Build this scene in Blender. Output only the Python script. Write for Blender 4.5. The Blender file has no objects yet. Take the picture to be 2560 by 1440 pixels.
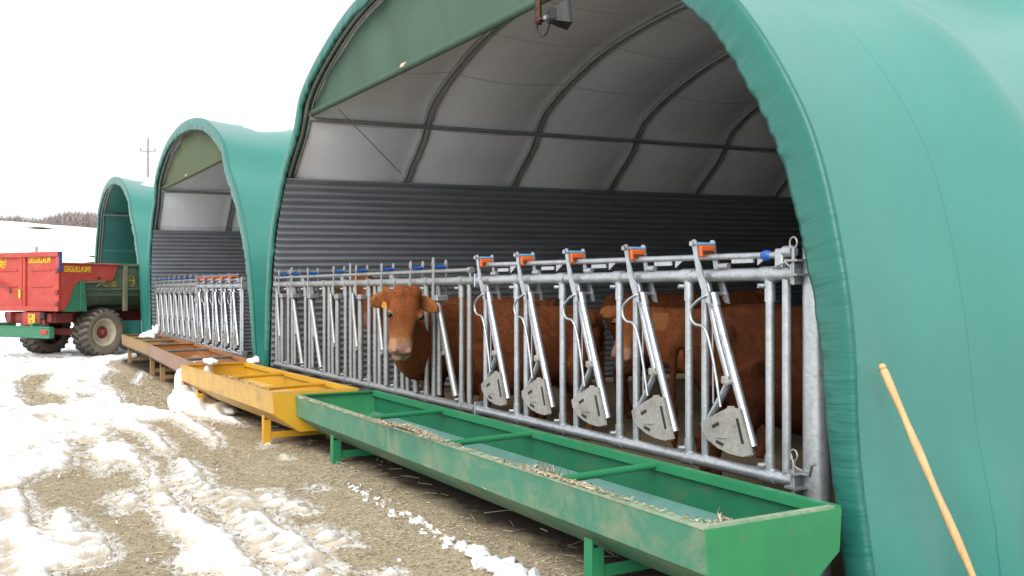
import bpy, math, random
import numpy as np
from mathutils import Vector, Matrix

C = bpy.context.scene.collection
scene = bpy.context.scene
rnd = random.Random(7)
RNG = np.random.default_rng(11)

# ------------------------------------------------------------------ camera, sky, sun, exposure
CAM = np.array([0.0, -3.335, 1.35])
cam_d = bpy.data.cameras.new('camera')
cam = bpy.data.objects.new('camera', cam_d)
C.objects.link(cam)
cam.location = CAM
AZ = math.atan(1388 / 2400.0)
PITCH = math.atan(7 / 2400.0)
fw = Vector((-math.cos(AZ) * math.cos(PITCH), math.sin(AZ) * math.cos(PITCH), math.sin(PITCH)))
cam.rotation_euler = fw.to_track_quat('-Z', 'Y').to_euler()
cam_d.sensor_width = 36.0
cam_d.lens = 33.75
cam_d.clip_start = 0.05
cam_d.clip_end = 2000
scene.camera = cam

SUN_EL, SUN_AZ = math.radians(38), math.radians(142)     # azimuth clockwise from +Y
world = bpy.data.worlds.new('World')
scene.world = world
world.use_nodes = True
wn, wl = world.node_tree.nodes, world.node_tree.links
wn.clear()
sky = wn.new('ShaderNodeTexSky')
sky.sky_type = 'NISHITA'
sky.sun_disc = False
sky.sun_elevation = SUN_EL
sky.sun_rotation = SUN_AZ
sky.air_density = 1.0
sky.dust_density = 6.0
sky.ozone_density = 1.0
hsv = wn.new('ShaderNodeHueSaturation')
hsv.inputs['Saturation'].default_value = 0.10            # overcast: the blue is gone
hsv.inputs['Value'].default_value = 1.0
bg = wn.new('ShaderNodeBackground')
bg.inputs['Strength'].default_value = 0.15
wo = wn.new('ShaderNodeOutputWorld')
wl.new(sky.outputs[0], hsv.inputs['Color'])
veil = wn.new('ShaderNodeMix'); veil.data_type = 'RGBA'      # cloud veil: an even white layer over the clear sky
veil.inputs[0].default_value = 0.85
veil.inputs[7].default_value = (4.35, 4.5, 4.65, 1)
wl.new(hsv.outputs[0], veil.inputs[6])
wl.new(veil.outputs[2], bg.inputs['Color'])
wl.new(bg.outputs[0], wo.inputs['Surface'])

sun_d = bpy.data.lights.new('sun', 'SUN')
sun_d.energy = 1.5
sun_d.angle = math.radians(50)
sun_d.color = (1.0, 0.97, 0.93)
sun = bpy.data.objects.new('sun', sun_d)
C.objects.link(sun)
sd = Vector((math.sin(SUN_AZ) * math.cos(SUN_EL), math.cos(SUN_AZ) * math.cos(SUN_EL), math.sin(SUN_EL)))
sun.rotation_euler = sd.to_track_quat('Z', 'Y').to_euler()

scene.view_settings.view_transform = 'Standard'
scene.view_settings.look = 'None'
scene.view_settings.gamma = 1.0
scene.view_settings.exposure = 0.95

# ------------------------------------------------------------------ helpers
def V(*a):
    return np.array(a, float)

def unit(a):
    a = np.asarray(a, float)
    return a / (np.linalg.norm(a) + 1e-12)

class MB:
    def __init__(s):
        s.v, s.f, s.sm, s.uv, s.mi, s.m, s.n = [], [], [], [], [], 0, 0
        s.has_uv = False

    def add(s, verts, faces, smooth=False, uvs=None):
        o = s.n
        verts = np.asarray(verts, float).reshape(-1, 3)
        s.v.append(verts)
        s.n += len(verts)
        for f in faces:
            s.f.append([o + i for i in f])
            s.sm.append(smooth)
            s.mi.append(s.m)
            if uvs is not None:
                s.has_uv = True
                s.uv.append([uvs[i] for i in f])
            else:
                s.uv.append([(0.0, 0.0)] * len(f))
        return s

    def box(s, c, size, R=None, bev=0.0):
        c = V(*c); h = V(*size) / 2
        R = np.eye(3) if R is None else np.array(R).reshape(3, 3)
        if bev <= 0:
            P = [(x, y, z) for x in (-1, 1) for y in (-1, 1) for z in (-1, 1)]
            F = [(0, 1, 3, 2), (4, 6, 7, 5), (0, 4, 5, 1), (2, 3, 7, 6), (0, 2, 6, 4), (1, 5, 7, 3)]
            return s.add([c + R @ (V(*p) * h) for p in P], F)
        b = min(bev, h.min() * 0.9)
        pts, idx = [], {}
        for sx in (-1, 1):
            for sy in (-1, 1):
                for sz in (-1, 1):
                    for ax in range(3):
                        q = V(sx, sy, sz) * h
                        q2 = q - V(sx, sy, sz) * b
                        q2[ax] = q[ax]
                        idx[(sx, sy, sz, ax)] = len(pts)
                        pts.append(c + R @ q2)
        F = []
        S = (-1, 1)
        for ax in range(3):
            a, d = (ax + 1) % 3, (ax + 2) % 3
            for sg in S:
                k = []
                for (u, w) in ((-1, -1), (1, -1), (1, 1), (-1, 1)):
                    t = [0, 0, 0]; t[ax] = sg; t[a] = u; t[d] = w
                    k.append(idx[(t[0], t[1], t[2], ax)])
                F.append(k if sg > 0 else k[::-1])
        for ax in range(3):
            a, d = (ax + 1) % 3, (ax + 2) % 3
            for u in S:
                for w in S:
                    def g(e, which):
                        t = [0, 0, 0]; t[ax] = e; t[a] = u; t[d] = w
                        return idx[(t[0], t[1], t[2], which)]
                    q = [g(-1, a), g(1, a), g(1, d), g(-1, d)]
                    F.append(q if u * w > 0 else q[::-1])
        for sx in S:
            for sy in S:
                for sz in S:
                    q = [idx[(sx, sy, sz, 0)], idx[(sx, sy, sz, 1)], idx[(sx, sy, sz, 2)]]
                    F.append(q if sx * sy * sz > 0 else q[::-1])
        return s.add(pts, F)

    def tube(s, pts, r, n=10, cap=True, flat=None):
        pts = [V(*p) for p in pts]
        m = len(pts)
        rr = [r] * m if np.isscalar(r) else list(r)
        T = []
        for i in range(m):
            if i == 0: t = pts[1] - pts[0]
            elif i == m - 1: t = pts[-1] - pts[-2]
            else: t = unit(pts[i + 1] - pts[i]) + unit(pts[i] - pts[i - 1])
            T.append(unit(t))
        a = V(0, 0, 1) if abs(T[0][2]) < 0.9 else V(0, 1, 0)
        u = unit(np.cross(a, T[0]))
        verts, faces = [], []
        for i in range(m):
            u = unit(u - T[i] * (u @ T[i]))
            w = np.cross(T[i], u)
            for k in range(n):
                th = 2 * math.pi * k / n
                verts.append(pts[i] + rr[i] * (u * math.cos(th) + w * math.sin(th)))
        for i in range(m - 1):
            for k in range(n):
                k2 = (k + 1) % n
                faces.append((i * n + k, i * n + k2, (i + 1) * n + k2, (i + 1) * n + k))
        s.add(verts, faces, True)
        if cap:
            s.add(verts[:n], [tuple(range(n))[::-1]])
            s.add(verts[-n:], [tuple(range(n))])
        return s

    def loft(s, rings, cap=True, smooth=True):
        n = len(rings[0]); m = len(rings)
        verts = np.concatenate([np.asarray(r, float) for r in rings])
        F = []
        for i in range(m - 1):
            for k in range(n):
                k2 = (k + 1) % n
                F.append((i * n + k, i * n + k2, (i + 1) * n + k2, (i + 1) * n + k))
        if cap:
            F.append(tuple(range(n))[::-1]); F.append(tuple(range((m - 1) * n, m * n)))
        return s.add(verts, F, smooth)

    def lathe(s, prof, o, axis, n=24, smooth=True):
        axis = unit(axis)
        a = V(0, 0, 1) if abs(axis[2]) < 0.9 else V(1, 0, 0)
        u = unit(np.cross(a, axis)); w = np.cross(axis, u)
        rings = []
        for (r, h) in prof:
            rings.append([V(*o) + axis * h + r * (u * math.cos(2 * math.pi * k / n) + w * math.sin(2 * math.pi * k / n)) for k in range(n)])
        return s.loft(rings, True, smooth)

    def prism(s, poly, o, u, w, nrm, th):
        o, u, w, nrm = V(*o), V(*u), V(*w), V(*nrm)
        m = len(poly)
        a = [o + u * p[0] + w * p[1] for p in poly]
        b = [q + nrm * th for q in a]
        F = [tuple(range(m))[::-1], tuple(range(m, 2 * m))]
        for i in range(m):
            j = (i + 1) % m
            F.append((i, j, m + j, m + i))
        return s.add(a + b, F)

    def grid(s, P, uv=None, smooth=True, flip=False, closed=False):
        P = np.asarray(P, float)
        m, n = P.shape[:2]
        F = []
        for i in range(m - 1):
            for k in range(n - 1):
                q = (i * n + k, i * n + k + 1, (i + 1) * n + k + 1, (i + 1) * n + k)
                F.append(q[::-1] if flip else q)
        return s.add(P.reshape(-1, 3), F, smooth, None if uv is None else np.asarray(uv).reshape(-1, 2))

    def lump(s, c, size, seed, n=12, amp=0.3, half=False):
        r = np.random.default_rng(seed)
        ph = r.uniform(0, 6.28, (6, 3)); fr = r.uniform(1.5, 5.5, (6, 3))
        P = []
        for i in range(n // 2 + 1):
            th = math.pi * i / (n // 2)
            row = []
            for k in range(n + 1):
                a = 2 * math.pi * k / n
                d = V(math.sin(th) * math.cos(a), math.sin(th) * math.sin(a), math.cos(th))
                q = 1 + amp * sum(math.sin(fr[j] @ d * 1.0 + ph[j, 0]) * 0.3 for j in range(6))
                row.append(V(*c) + d * q * V(*size))
            P.append(row)
        return s.grid(P, flip=False)

    def build(s, name, mat, parent=None, local=False, link=True):
        me = bpy.data.meshes.new(name)
        v = np.concatenate(s.v) if s.v else np.zeros((0, 3))
        if parent is not None and not local:
            v = v - root_loc(parent)
        me.from_pydata(v.tolist(), [], s.f)
        me.polygons.foreach_set('use_smooth', s.sm)
        if s.has_uv:
            uvl = me.uv_layers.new(name='UVMap')
            uvl.data.foreach_set('uv', np.array([c for f in s.uv for c in f], float).ravel())
        for mt in (mat if isinstance(mat, (list, tuple)) else [mat]):
            me.materials.append(mt)
        if any(s.mi):
            me.polygons.foreach_set('material_index', s.mi)
        me.update()
        o = bpy.data.objects.new(name, me)
        C.objects.link(o)
        if parent is not None:
            o.parent = parent
        return o

def root_loc(o):
    l = V(0, 0, 0)
    while o is not None:
        l = l + np.array(o.location)
        o = o.parent
    return l

def tag(o, label=None, cat=None, group=None, kind=None):
    if label: o['label'] = label
    if cat: o['category'] = cat
    if group: o['group'] = group
    if kind: o['kind'] = kind
    return o

def thing(name, label, cat, loc=(0, 0, 0), rz=0.0, group=None):
    o = bpy.data.objects.new(name, None)
    C.objects.link(o)
    o.location = loc
    o.rotation_euler = (0, 0, rz)
    o.empty_display_size = 0.2
    return tag(o, label, cat, group)

def copy_tree(o, parent=None):
    c = o.copy(); C.objects.link(c); c.parent = parent
    for ch in list(o.children):
        copy_tree(ch, c)
    return c

# value noise
_LAT = RNG.uniform(-1, 1, (256, 256))
def vnoise(x, y):
    x = np.asarray(x, float); y = np.asarray(y, float)
    xi = np.floor(x).astype(int); yi = np.floor(y).astype(int)
    fx = x - xi; fy = y - yi
    fx = fx * fx * (3 - 2 * fx); fy = fy * fy * (3 - 2 * fy)
    g = lambda a, b: _LAT[a % 256, b % 256]
    return (g(xi, yi) * (1 - fx) + g(xi + 1, yi) * fx) * (1 - fy) + (g(xi, yi + 1) * (1 - fx) + g(xi + 1, yi + 1) * fx) * fy
def fbm(x, y, o=4):
    t = 0; a = 1.0; n = 0
    for i in range(o):
        t = t + a * vnoise(x * 2 ** i + 17.3 * i, y * 2 ** i - 9.1 * i); n += a; a *= 0.5
    return t / n
def sstep(a, b, x):
    t = np.clip((np.asarray(x, float) - a) / (b - a), 0, 1)
    return t * t * (3 - 2 * t)

# ------------------------------------------------------------------ materials
class NT:
    def __init__(s, name):
        s.mat = bpy.data.materials.new(name); s.mat.use_nodes = True
        s.t = s.mat.node_tree; s.t.nodes.clear()
        s.out = s.t.nodes.new('ShaderNodeOutputMaterial')
        s.p = s.t.nodes.new('ShaderNodeBsdfPrincipled')
        s.t.links.new(s.p.outputs[0], s.out.inputs['Surface'])
    def n(s, kind, **kw):
        nd = s.t.nodes.new(kind)
        for k, v in kw.items(): setattr(nd, k, v)
        return nd
    def l(s, a, b): s.t.links.new(a, b)
    def coord(s, which='Object', scale=(1, 1, 1)):
        tc = s.n('ShaderNodeTexCoord'); mp = s.n('ShaderNodeMapping')
        mp.inputs['Scale'].default_value = scale
        s.l(tc.outputs[which], mp.inputs['Vector'])
        return mp.outputs[0]
    def noise(s, vec, scale, detail=4, rough=0.6, dist=0.0):
        nd = s.n('ShaderNodeTexNoise')
        nd.inputs['Scale'].default_value = scale; nd.inputs['Detail'].default_value = detail
        nd.inputs['Roughness'].default_value = rough; nd.inputs['Distortion'].default_value = dist
        if vec is not None: s.l(vec, nd.inputs['Vector'])
        return nd.outputs['Fac']
    def ramp(s, fac, stops):
        r = s.n('ShaderNodeValToRGB')
        e = r.color_ramp.elements
        while len(e) < len(stops): e.new(0.5)
        for i, (p, c) in enumerate(stops):
            e[i].position = p
            e[i].color = (c, c, c, 1) if np.isscalar(c) else (*c, 1)
        s.l(fac, r.inputs['Fac'])
        return r.outputs['Color']
    def mix(s, fac, a, b, mode='MIX'):
        m = s.n('ShaderNodeMix', data_type='RGBA', blend_type=mode)
        for sock, v in ((m.inputs[0], fac), (m.inputs[6], a), (m.inputs[7], b)):
            if hasattr(v, 'is_output'): s.l(v, sock)
            elif np.isscalar(v): sock.default_value = v if sock == m.inputs[0] else (v, v, v, 1)
            else: sock.default_value = (*v, 1)
        return m.outputs[2]
    def bump(s, h, strength=0.3, dist=0.01):
        b = s.n('ShaderNodeBump')
        b.inputs['Strength'].default_value = strength; b.inputs['Distance'].default_value = dist
        s.l(h, b.inputs['Height']); s.l(b.outputs[0], s.p.inputs['Normal'])
        return b
    def set(s, **kw):
        for k, v in kw.items():
            sock = s.p.inputs[k.replace('_', ' ')]
            if hasattr(v, 'is_output'): s.l(v, sock)
            elif isinstance(v, tuple): sock.default_value = (*v, 1)
            else: sock.default_value = v
        return s

def paint(name, col, rough=0.5, var=0.25, dirt=None, dirt_amt=0.5, scale=3.0, metallic=0.0, bump=0.08, scratch=None, stretch=(1, 1, 1), fine=40):
    t = NT(name)
    v = t.coord('Object', stretch)
    n1 = t.noise(v, scale, 6, 0.65)
    n2 = t.noise(v, fine, 3, 0.6)
    dark = tuple(c * (1 - var) for c in col); lite = tuple(min(1, c * (1 + var)) for c in col)
    base = t.ramp(n1, [(0.3, dark), (0.7, lite)])
    if dirt:
        n3 = t.noise(v, scale * 2.3, 8, 0.75, 0.6)
        fac = t.ramp(n3, [(0.62 - 0.3 * dirt_amt, 0.0), (0.85 - 0.2 * dirt_amt, 0.85)])
        base = t.mix(fac, base, dirt)
    if scratch:
        n4 = t.noise(t.coord('Object', (2.0, 2.0, 14.0)), 6, 6, 0.8, 1.5)
        base = t.mix(t.ramp(n4, [(0.66, 0.0), (0.72, 0.7)]), base, scratch)
    base = t.mix(0.16, base, t.ramp(n2, [(0.3, dark), (0.7, lite)]))
    t.set(Base_Color=base, Roughness=rough, Metallic=metallic)
    if bump: t.bump(n2, bump, 0.01)
    return t.mat

M = {}
def galv(name, col, rough, metallic, dirt=0.0):
    t = NT(name)
    v = t.coord('Object')
    vor = t.n('ShaderNodeTexVoronoi'); vor.inputs['Scale'].default_value = 70
    t.l(v, vor.inputs['Vector'])
    sp = t.ramp(vor.outputs['Color'], [(0.0, 0.82), (1.0, 1.1)])
    n1 = t.noise(v, 6, 6, 0.7)
    base = t.ramp(n1, [(0.3, tuple(c * 0.78 for c in col)), (0.65, col)])
    base = t.mix(1.0, base, sp, 'MULTIPLY')
    if dirt:
        n3 = t.noise(v, 9, 8, 0.75, 0.5)
        base = t.mix(t.ramp(n3, [(0.62 - dirt * 0.2, 0.0), (0.8 - dirt * 0.2, 0.8)]), base, (0.23, 0.17, 0.11))
    t.set(Base_Color=base, Metallic=metallic, Roughness=t.ramp(n1, [(0.2, rough - 0.1), (0.8, rough + 0.12)]))
    t.bump(t.noise(v, 90, 3), 0.08, 0.004)
    return t.mat
M['galv_new'] = galv('bright galvanised steel', (0.50, 0.53, 0.56), 0.36, 0.75, 0.30)
M['galv_old'] = galv('weathered galvanised steel', (0.36, 0.37, 0.37), 0.45, 0.65, 0.35)
M['galv_pad'] = galv('galvanised plate with dried feed', (0.42, 0.41, 0.38), 0.5, 0.45, 0.55)
M['pipe_dark'] = galv('dull hoop pipe', (0.36, 0.38, 0.36), 0.5, 0.5, 0.3)
M['blue'] = paint('blue plastic', (0.012, 0.085, 0.34), 0.4, 0.15)
M['orange'] = paint('orange plastic', (0.62, 0.115, 0.022), 0.45, 0.15)
M['ltblue'] = paint('pale blue plastic', (0.10, 0.35, 0.62), 0.4, 0.1)
M['black'] = paint('black rubber', (0.018, 0.018, 0.02), 0.6, 0.2)

def fabric(name, col, rough, spec, seam=None, trans=0.0, pleat=False, var=0.08, blot=None):
    t = NT(name)
    v = t.coord('Object')
    n1 = t.noise(v, 0.9, 5, 0.6)
    base = t.ramp(n1, [(0.3, tuple(c * (1 - var) for c in col)), (0.7, tuple(min(1, c * (1 + var)) for c in col))])
    if blot:
        n3 = t.noise(t.coord('Object', (1, 1, 0.5)), 2.2, 7, 0.7, 0.4)
        base = t.mix(t.ramp(n3, [(0.5, 0.0), (0.72, 0.7)]), base, blot)
    st = t.noise(t.coord('UV', (0.5, 7.0, 1)), 1.0, 6, 0.7, 0.2)      # rain streaks running down the sheet
    base = t.mix(t.ramp(st, [(0.45, 0.0), (0.8, 0.22)]), base, tuple(0.55 * c + 0.06 for c in col))
    wr = t.noise(t.coord('Object', (1, 1, 0.35)), 5.0, 4, 0.55, 0.3)
    if seam:
        tc = t.n('ShaderNodeTexCoord'); sp = t.n('ShaderNodeSeparateXYZ')
        t.l(tc.outputs['UV'], sp.inputs[0])
        m1 = t.n('ShaderNodeMath', operation='MULTIPLY'); m1.inputs[1].default_value = 1.0 / seam[0]
        t.l(sp.outputs[seam[1]], m1.inputs[0])
        fr = t.n('ShaderNodeMath', operation='FRACT'); t.l(m1.outputs[0], fr.inputs[0])
        lt = t.n('ShaderNodeMath', operation='LESS_THAN'); lt.inputs[1].default_value = seam[2]
        t.l(fr.outputs[0], lt.inputs[0])
        base = t.mix(lt.outputs[0], base, seam[3])
    t.set(Base_Color=base, Roughness=rough)
    t.p.inputs['Specular IOR Level'].default_value = spec
    if pleat:                                             # gathered fabric: fine folds across the hem
        pv = t.coord('UV', (1, 1, 1))
        mp2 = t.n('ShaderNodeMapping'); mp2.inputs['Scale'].default_value = (1.0, 0.13, 1); mp2.inputs['Rotation'].default_value = (0, 0, 0.35)
        t.l(pv, mp2.inputs['Vector'])
        t.bump(t.noise(mp2.outputs[0], 13, 3, 0.5, 0.6), 0.20, 0.05)
    else:
        t.bump(wr, 0.035, 0.05)
    if trans > 0:
        tr = t.n('ShaderNodeBsdfTranslucent'); t.l(base, tr.inputs['Color'])
        mx = t.n('ShaderNodeMixShader'); mx.inputs[0].default_value = trans
        t.l(t.p.outputs[0], mx.inputs[1]); t.l(tr.outputs[0], mx.inputs[2])
        t.l(mx.outputs[0], t.out.inputs['Surface'])
    return t.mat
M['canopy'] = fabric('green pvc sheet', (0.036, 0.215, 0.176), 0.28, 0.65, (0.78, 1, 0.008, (0.020, 0.145, 0.118)))
M['liner'] = fabric('grey pvc lining', (0.76, 0.79, 0.83), 0.55, 0.35, (0.92, 0, 0.02, (0.52, 0.53, 0.55)))
M['liner_green'] = fabric('dark green pvc lining', (0.015, 0.12, 0.10), 0.45, 0.4, (1.3, 0, 0.02, (0.09, 0.2, 0.17)))
M['valance'] = fabric('shaded green pvc hem', (0.016, 0.135, 0.108), 0.34, 0.4, pleat=True)  # same sheet as the canopy, darkened to paint in shade on the hem
M['curtain'] = fabric('green mesh curtain', (0.105, 0.175, 0.13), 0.8, 0.2, None, 0.35, var=0.15)
M['curtain_olive'] = fabric('dusty olive mesh curtain', (0.13, 0.17, 0.10), 0.8, 0.2, None, 0.35, var=0.15, blot=(0.22, 0.15, 0.075))

def clad_mat():
    t = NT('grey corrugated sheet')
    v = t.coord('Object')
    n1 = t.noise(t.coord('Object', (1, 0.3, 2)), 3, 6, 0.7)
    base = t.ramp(n1, [(0.3, (0.24, 0.26, 0.285)), (0.7, (0.33, 0.35, 0.38))])
    t.set(Base_Color=base, Metallic=0.4, Roughness=0.30)
    t.bump(t.noise(v, 60, 3), 0.06, 0.01)
    return t.mat
M['clad'] = clad_mat()
M['endwall'] = paint('dark end sheeting', (0.03, 0.035, 0.035), 0.7, 0.2)

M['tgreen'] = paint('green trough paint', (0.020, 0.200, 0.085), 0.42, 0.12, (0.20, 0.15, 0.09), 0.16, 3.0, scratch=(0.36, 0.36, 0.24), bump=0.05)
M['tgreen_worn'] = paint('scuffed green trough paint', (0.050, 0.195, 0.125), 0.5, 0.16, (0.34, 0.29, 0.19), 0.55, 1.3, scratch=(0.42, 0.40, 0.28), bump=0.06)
M['tgreen_dark'] = paint('shaded green trough inside', (0.014, 0.135, 0.066), 0.40, 0.15, (0.10, 0.12, 0.07), 0.3, 3.0, bump=0.05)  # trough green darkened: shade on the steep inner faces put into the colour
M['tgreen_end'] = paint('bright green trough end', (0.040, 0.25, 0.10), 0.42, 0.10, (0.22, 0.12, 0.06), 0.10, 6.0, scratch=(0.30, 0.42, 0.25), bump=0.04)
M['tgreen_in'] = paint('sky-lit green trough bottom', (0.085, 0.205, 0.175), 0.32, 0.12, (0.16, 0.30, 0.22), 0.3, 2.0)  # trough green paled: sky light on floor and back slope put into the colour
M['tgreen_rim'] = paint('bare green trough edge', (0.16, 0.28, 0.18), 0.55, 0.25, (0.46, 0.42, 0.30), 0.8, 7.0)
M['tyellow'] = paint('yellow trough paint', (0.58, 0.32, 0.022), 0.45, 0.10, (0.36, 0.22, 0.09), 0.15, 2.5, bump=0.05)
M['tyellow_worn'] = paint('scuffed yellow trough paint', (0.54, 0.32, 0.07), 0.5, 0.14, (0.20, 0.14, 0.07), 0.52, 2.0, bump=0.05)
M['tfaded'] = paint('faded yellow trough paint', (0.33, 0.20, 0.075), 0.6, 0.2, (0.22, 0.14, 0.08), 0.7, 3.5)
M['tbrown'] = paint('rusty brown trough steel', (0.30, 0.185, 0.135), 0.62, 0.18, (0.34, 0.20, 0.08), 0.4, 2.0)
M['trust'] = paint('orange rust', (0.33, 0.13, 0.035), 0.7, 0.25, (0.18, 0.09, 0.05), 0.5, 4.0)
M['tgrey'] = paint('grey worn trough inside', (0.16, 0.155, 0.14), 0.6, 0.25, (0.08, 0.07, 0.06), 0.5, 5.0)

def ground_mat():
    t = NT('chaff and dirt')
    v = t.coord('Object')
    n1 = t.noise(v, 1.3, 6, 0.65)
    n2 = t.noise(v, 45, 5, 0.75)
    n3 = t.noise(v, 130, 3, 0.7)
    base = t.ramp(n1, [(0.25, (0.30, 0.24, 0.158)), (0.55, (0.375, 0.31, 0.215)), (0.8, (0.415, 0.355, 0.262))])
    grain = t.ramp(n2, [(0.30, (0.19, 0.148, 0.097)), (0.5, (0.37, 0.30, 0.205)), (0.72, (0.52, 0.445, 0.32))])
    base = t.mix(0.55, base, grain)
    base = t.mix(t.ramp(n3, [(0.55, 0.0), (0.7, 0.5)]), base, (0.50, 0.43, 0.29))
    # trampled wet mud along the barrier and inside the shelters
    sp = t.n('ShaderNodeSeparateXYZ'); tc = t.n('ShaderNodeTexCoord'); t.l(tc.outputs['Object'], sp.inputs[0])
    mm = t.n('ShaderNodeMath', operation='MULTIPLY_ADD'); mm.inputs[1].default_value = 0.55; 
    t.l(t.noise(v, 3.5, 6, 0.7), mm.inputs[0]); t.l(sp.outputs['Y'], mm.inputs[2])
    mr = t.n('ShaderNodeMapRange'); mr.inputs['From Min'].default_value = -0.50; mr.inputs['From Max'].default_value = -0.28
    t.l(mm.outputs[0], mr.inputs['Value'])
    mud = t.ramp(n2, [(0.3, (0.022, 0.017, 0.013)), (0.7, (0.075, 0.06, 0.042))])
    base = t.mix(mr.outputs[0], base, mud)
    # unseen straw bedding further inside, added to bounce light onto the lining
    m2 = t.n('ShaderNodeMapRange'); m2.inputs['From Min'].default_value = 0.9; m2.inputs['From Max'].default_value = 1.6
    t.l(mm.outputs[0], m2.inputs['Value'])
    base = t.mix(m2.outputs[0], base, t.ramp(n2, [(0.3, (0.10, 0.075, 0.045)), (0.7, (0.24, 0.18, 0.105))]))
    # a thin rag of trodden snow
    at = t.n('ShaderNodeAttribute'); at.attribute_name = 'thin'
    ns = t.noise(t.coord('Object', (0.75, 1.6, 1)), 7, 8, 0.78, 0.3)
    ad = t.n('ShaderNodeMath', operation='ADD'); t.l(at.outputs['Fac'], ad.inputs[0]); t.l(ns, ad.inputs[1])
    base = t.mix(t.ramp(ad.outputs[0], [(0.90, 0.0), (1.04, 0.85)]), base, (0.70, 0.69, 0.67))
    t.set(Base_Color=base, Roughness=0.9)
    t.p.inputs['Specular IOR Level'].default_value = 0.2
    t.bump(n2, 0.5, 0.02)
    return t.mat
M['ground'] = ground_mat()
def snow_mat(name, dirty):
    t = NT(name)
    v = t.coord('Object')
    n1 = t.noise(v, 2.2, 6, 0.7)
    base = t.ramp(n1, [(0.35, (0.78, 0.78, 0.78)), (0.6, (0.86, 0.865, 0.875))])
    if dirty:
        n2 = t.noise(t.coord('Object', (0.5, 1.3, 1)), 18, 8, 0.8)
        at = t.n('ShaderNodeAttribute'); at.attribute_name = 'thin'
        ad = t.n('ShaderNodeMath', operation='ADD'); t.l(at.outputs['Fac'], ad.inputs[0]); t.l(n2, ad.inputs[1])
        base = t.mix(t.ramp(ad.outputs[0], [(0.56, 0.0), (0.84, 0.8), (1.2, 0.95)]), base, (0.44, 0.37, 0.265))
    t.set(Base_Color=base, Roughness=0.7)
    t.p.inputs['Specular IOR Level'].default_value = 0.25
    t.bump(t.noise(v, 34, 5, 0.7), 0.35, 0.03)
    return t.mat
M['snow'] = snow_mat('trodden snow', True)
M['snow_clean'] = snow_mat('clean snow', False)

def attr_mat(name, rough=0.85, bump=None, spec=0.2, stretch=(1, 1, 1), nvar=0.35, fine=60):
    t = NT(name)
    a = t.n('ShaderNodeVertexColor'); a.layer_name = 'Col'
    v = t.coord('Object', stretch)
    n1 = t.noise(v, 7, 5, 0.65)
    n2 = t.noise(v, fine, 4, 0.75, 0.8)
    c = t.mix(1.0, a.outputs['Color'], t.ramp(n1, [(0.25, 1 - nvar), (0.75, 1 + nvar * 0.6)]), 'MULTIPLY')
    c = t.mix(1.0, c, t.ramp(n2, [(0.3, 1 - nvar * 1.2), (0.7, 1 + nvar)]), 'MULTIPLY')
    t.set(Base_Color=c, Roughness=rough)
    t.p.inputs['Specular IOR Level'].default_value = spec
    if bump: t.bump(n2, bump, 0.015)
    return t.mat
M['coat'] = attr_mat('cow coat', 0.85, 0.7, 0.15, (1, 1, 0.30), 0.36, 95)
M['straw'] = attr_mat('straw bits', 0.8, None, 0.2, (1, 1, 1), 0.15)
M['eye'] = paint('cow eye', (0.008, 0.006, 0.005), 0.08, 0.1, bump=0)
M['nostril'] = paint('nostril', (0.05, 0.025, 0.02), 0.5, 0.2)
M['eartag'] = paint('orange ear tag', (0.62, 0.27, 0.035), 0.5, 0.1)
M['wood'] = paint('pale ash handle', (0.56, 0.37, 0.175), 0.55, 0.2, (0.32, 0.2, 0.1), 0.2, 5, stretch=(8, 8, 1), bump=0.1)
M['rusty'] = paint('rusty bracket', (0.07, 0.025, 0.012), 0.7, 0.3)
M['lamp'] = paint('black lamp housing', (0.012, 0.014, 0.014), 0.45, 0.2)
M['glass'] = paint('lamp glass', (0.03, 0.035, 0.035), 0.08, 0.1, bump=0)
M['tred'] = paint('red trailer paint', (0.40, 0.040, 0.028), 0.5, 0.16, (0.30, 0.15, 0.09), 0.42, 2.5)
M['tred_dirty'] = paint('dirty red chassis', (0.22, 0.022, 0.02), 0.6, 0.2, (0.16, 0.10, 0.06), 0.6, 3)
M['tgrn'] = paint('green trailer paint', (0.03, 0.165, 0.085), 0.5, 0.15, (0.12, 0.13, 0.07), 0.3, 3)
M['tgrn_dirty'] = paint('muddy green trailer body', (0.055, 0.105, 0.06), 0.65, 0.2, (0.17, 0.15, 0.10), 0.75, 2.2)
M['tgrn_beige'] = paint('mud coated rib', (0.20, 0.19, 0.12), 0.7, 0.2, (0.12, 0.10, 0.06), 0.5, 3)
M['yletter'] = paint('yellow lettering', (0.75, 0.52, 0.02), 0.5, 0.1, bump=0)
M['ydull'] = paint('dulled yellow lettering', (0.36, 0.30, 0.05), 0.6, 0.2, bump=0)
M['tyre'] = paint('muddy tyre rubber', (0.03, 0.03, 0.03), 0.8, 0.3, (0.16, 0.135, 0.10), 0.45, 5)
M['tyre_side'] = paint('muddy tyre sidewall', (0.17, 0.14, 0.10), 0.85, 0.25, (0.08, 0.07, 0.055), 0.5, 4)
M['rim'] = paint('cream wheel rim', (0.50, 0.42, 0.30), 0.6, 0.2, (0.25, 0.19, 0.12), 0.4, 5)
M['plate'] = paint('yellow plate', (0.62, 0.36, 0.03), 0.5, 0.15, bump=0)
M['redlens'] = paint('red lamp lens', (0.42, 0.03, 0.03), 0.3, 0.1)
M['pole'] = paint('weathered pole', (0.30, 0.25, 0.24), 0.8, 0.2)
M['woods'] = attr_mat('bare far twigs', 0.95, None, 0.1, (1, 1, 1), 0.2)
M['grass'] = attr_mat('winter grass', 0.9, None, 0.1)

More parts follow.
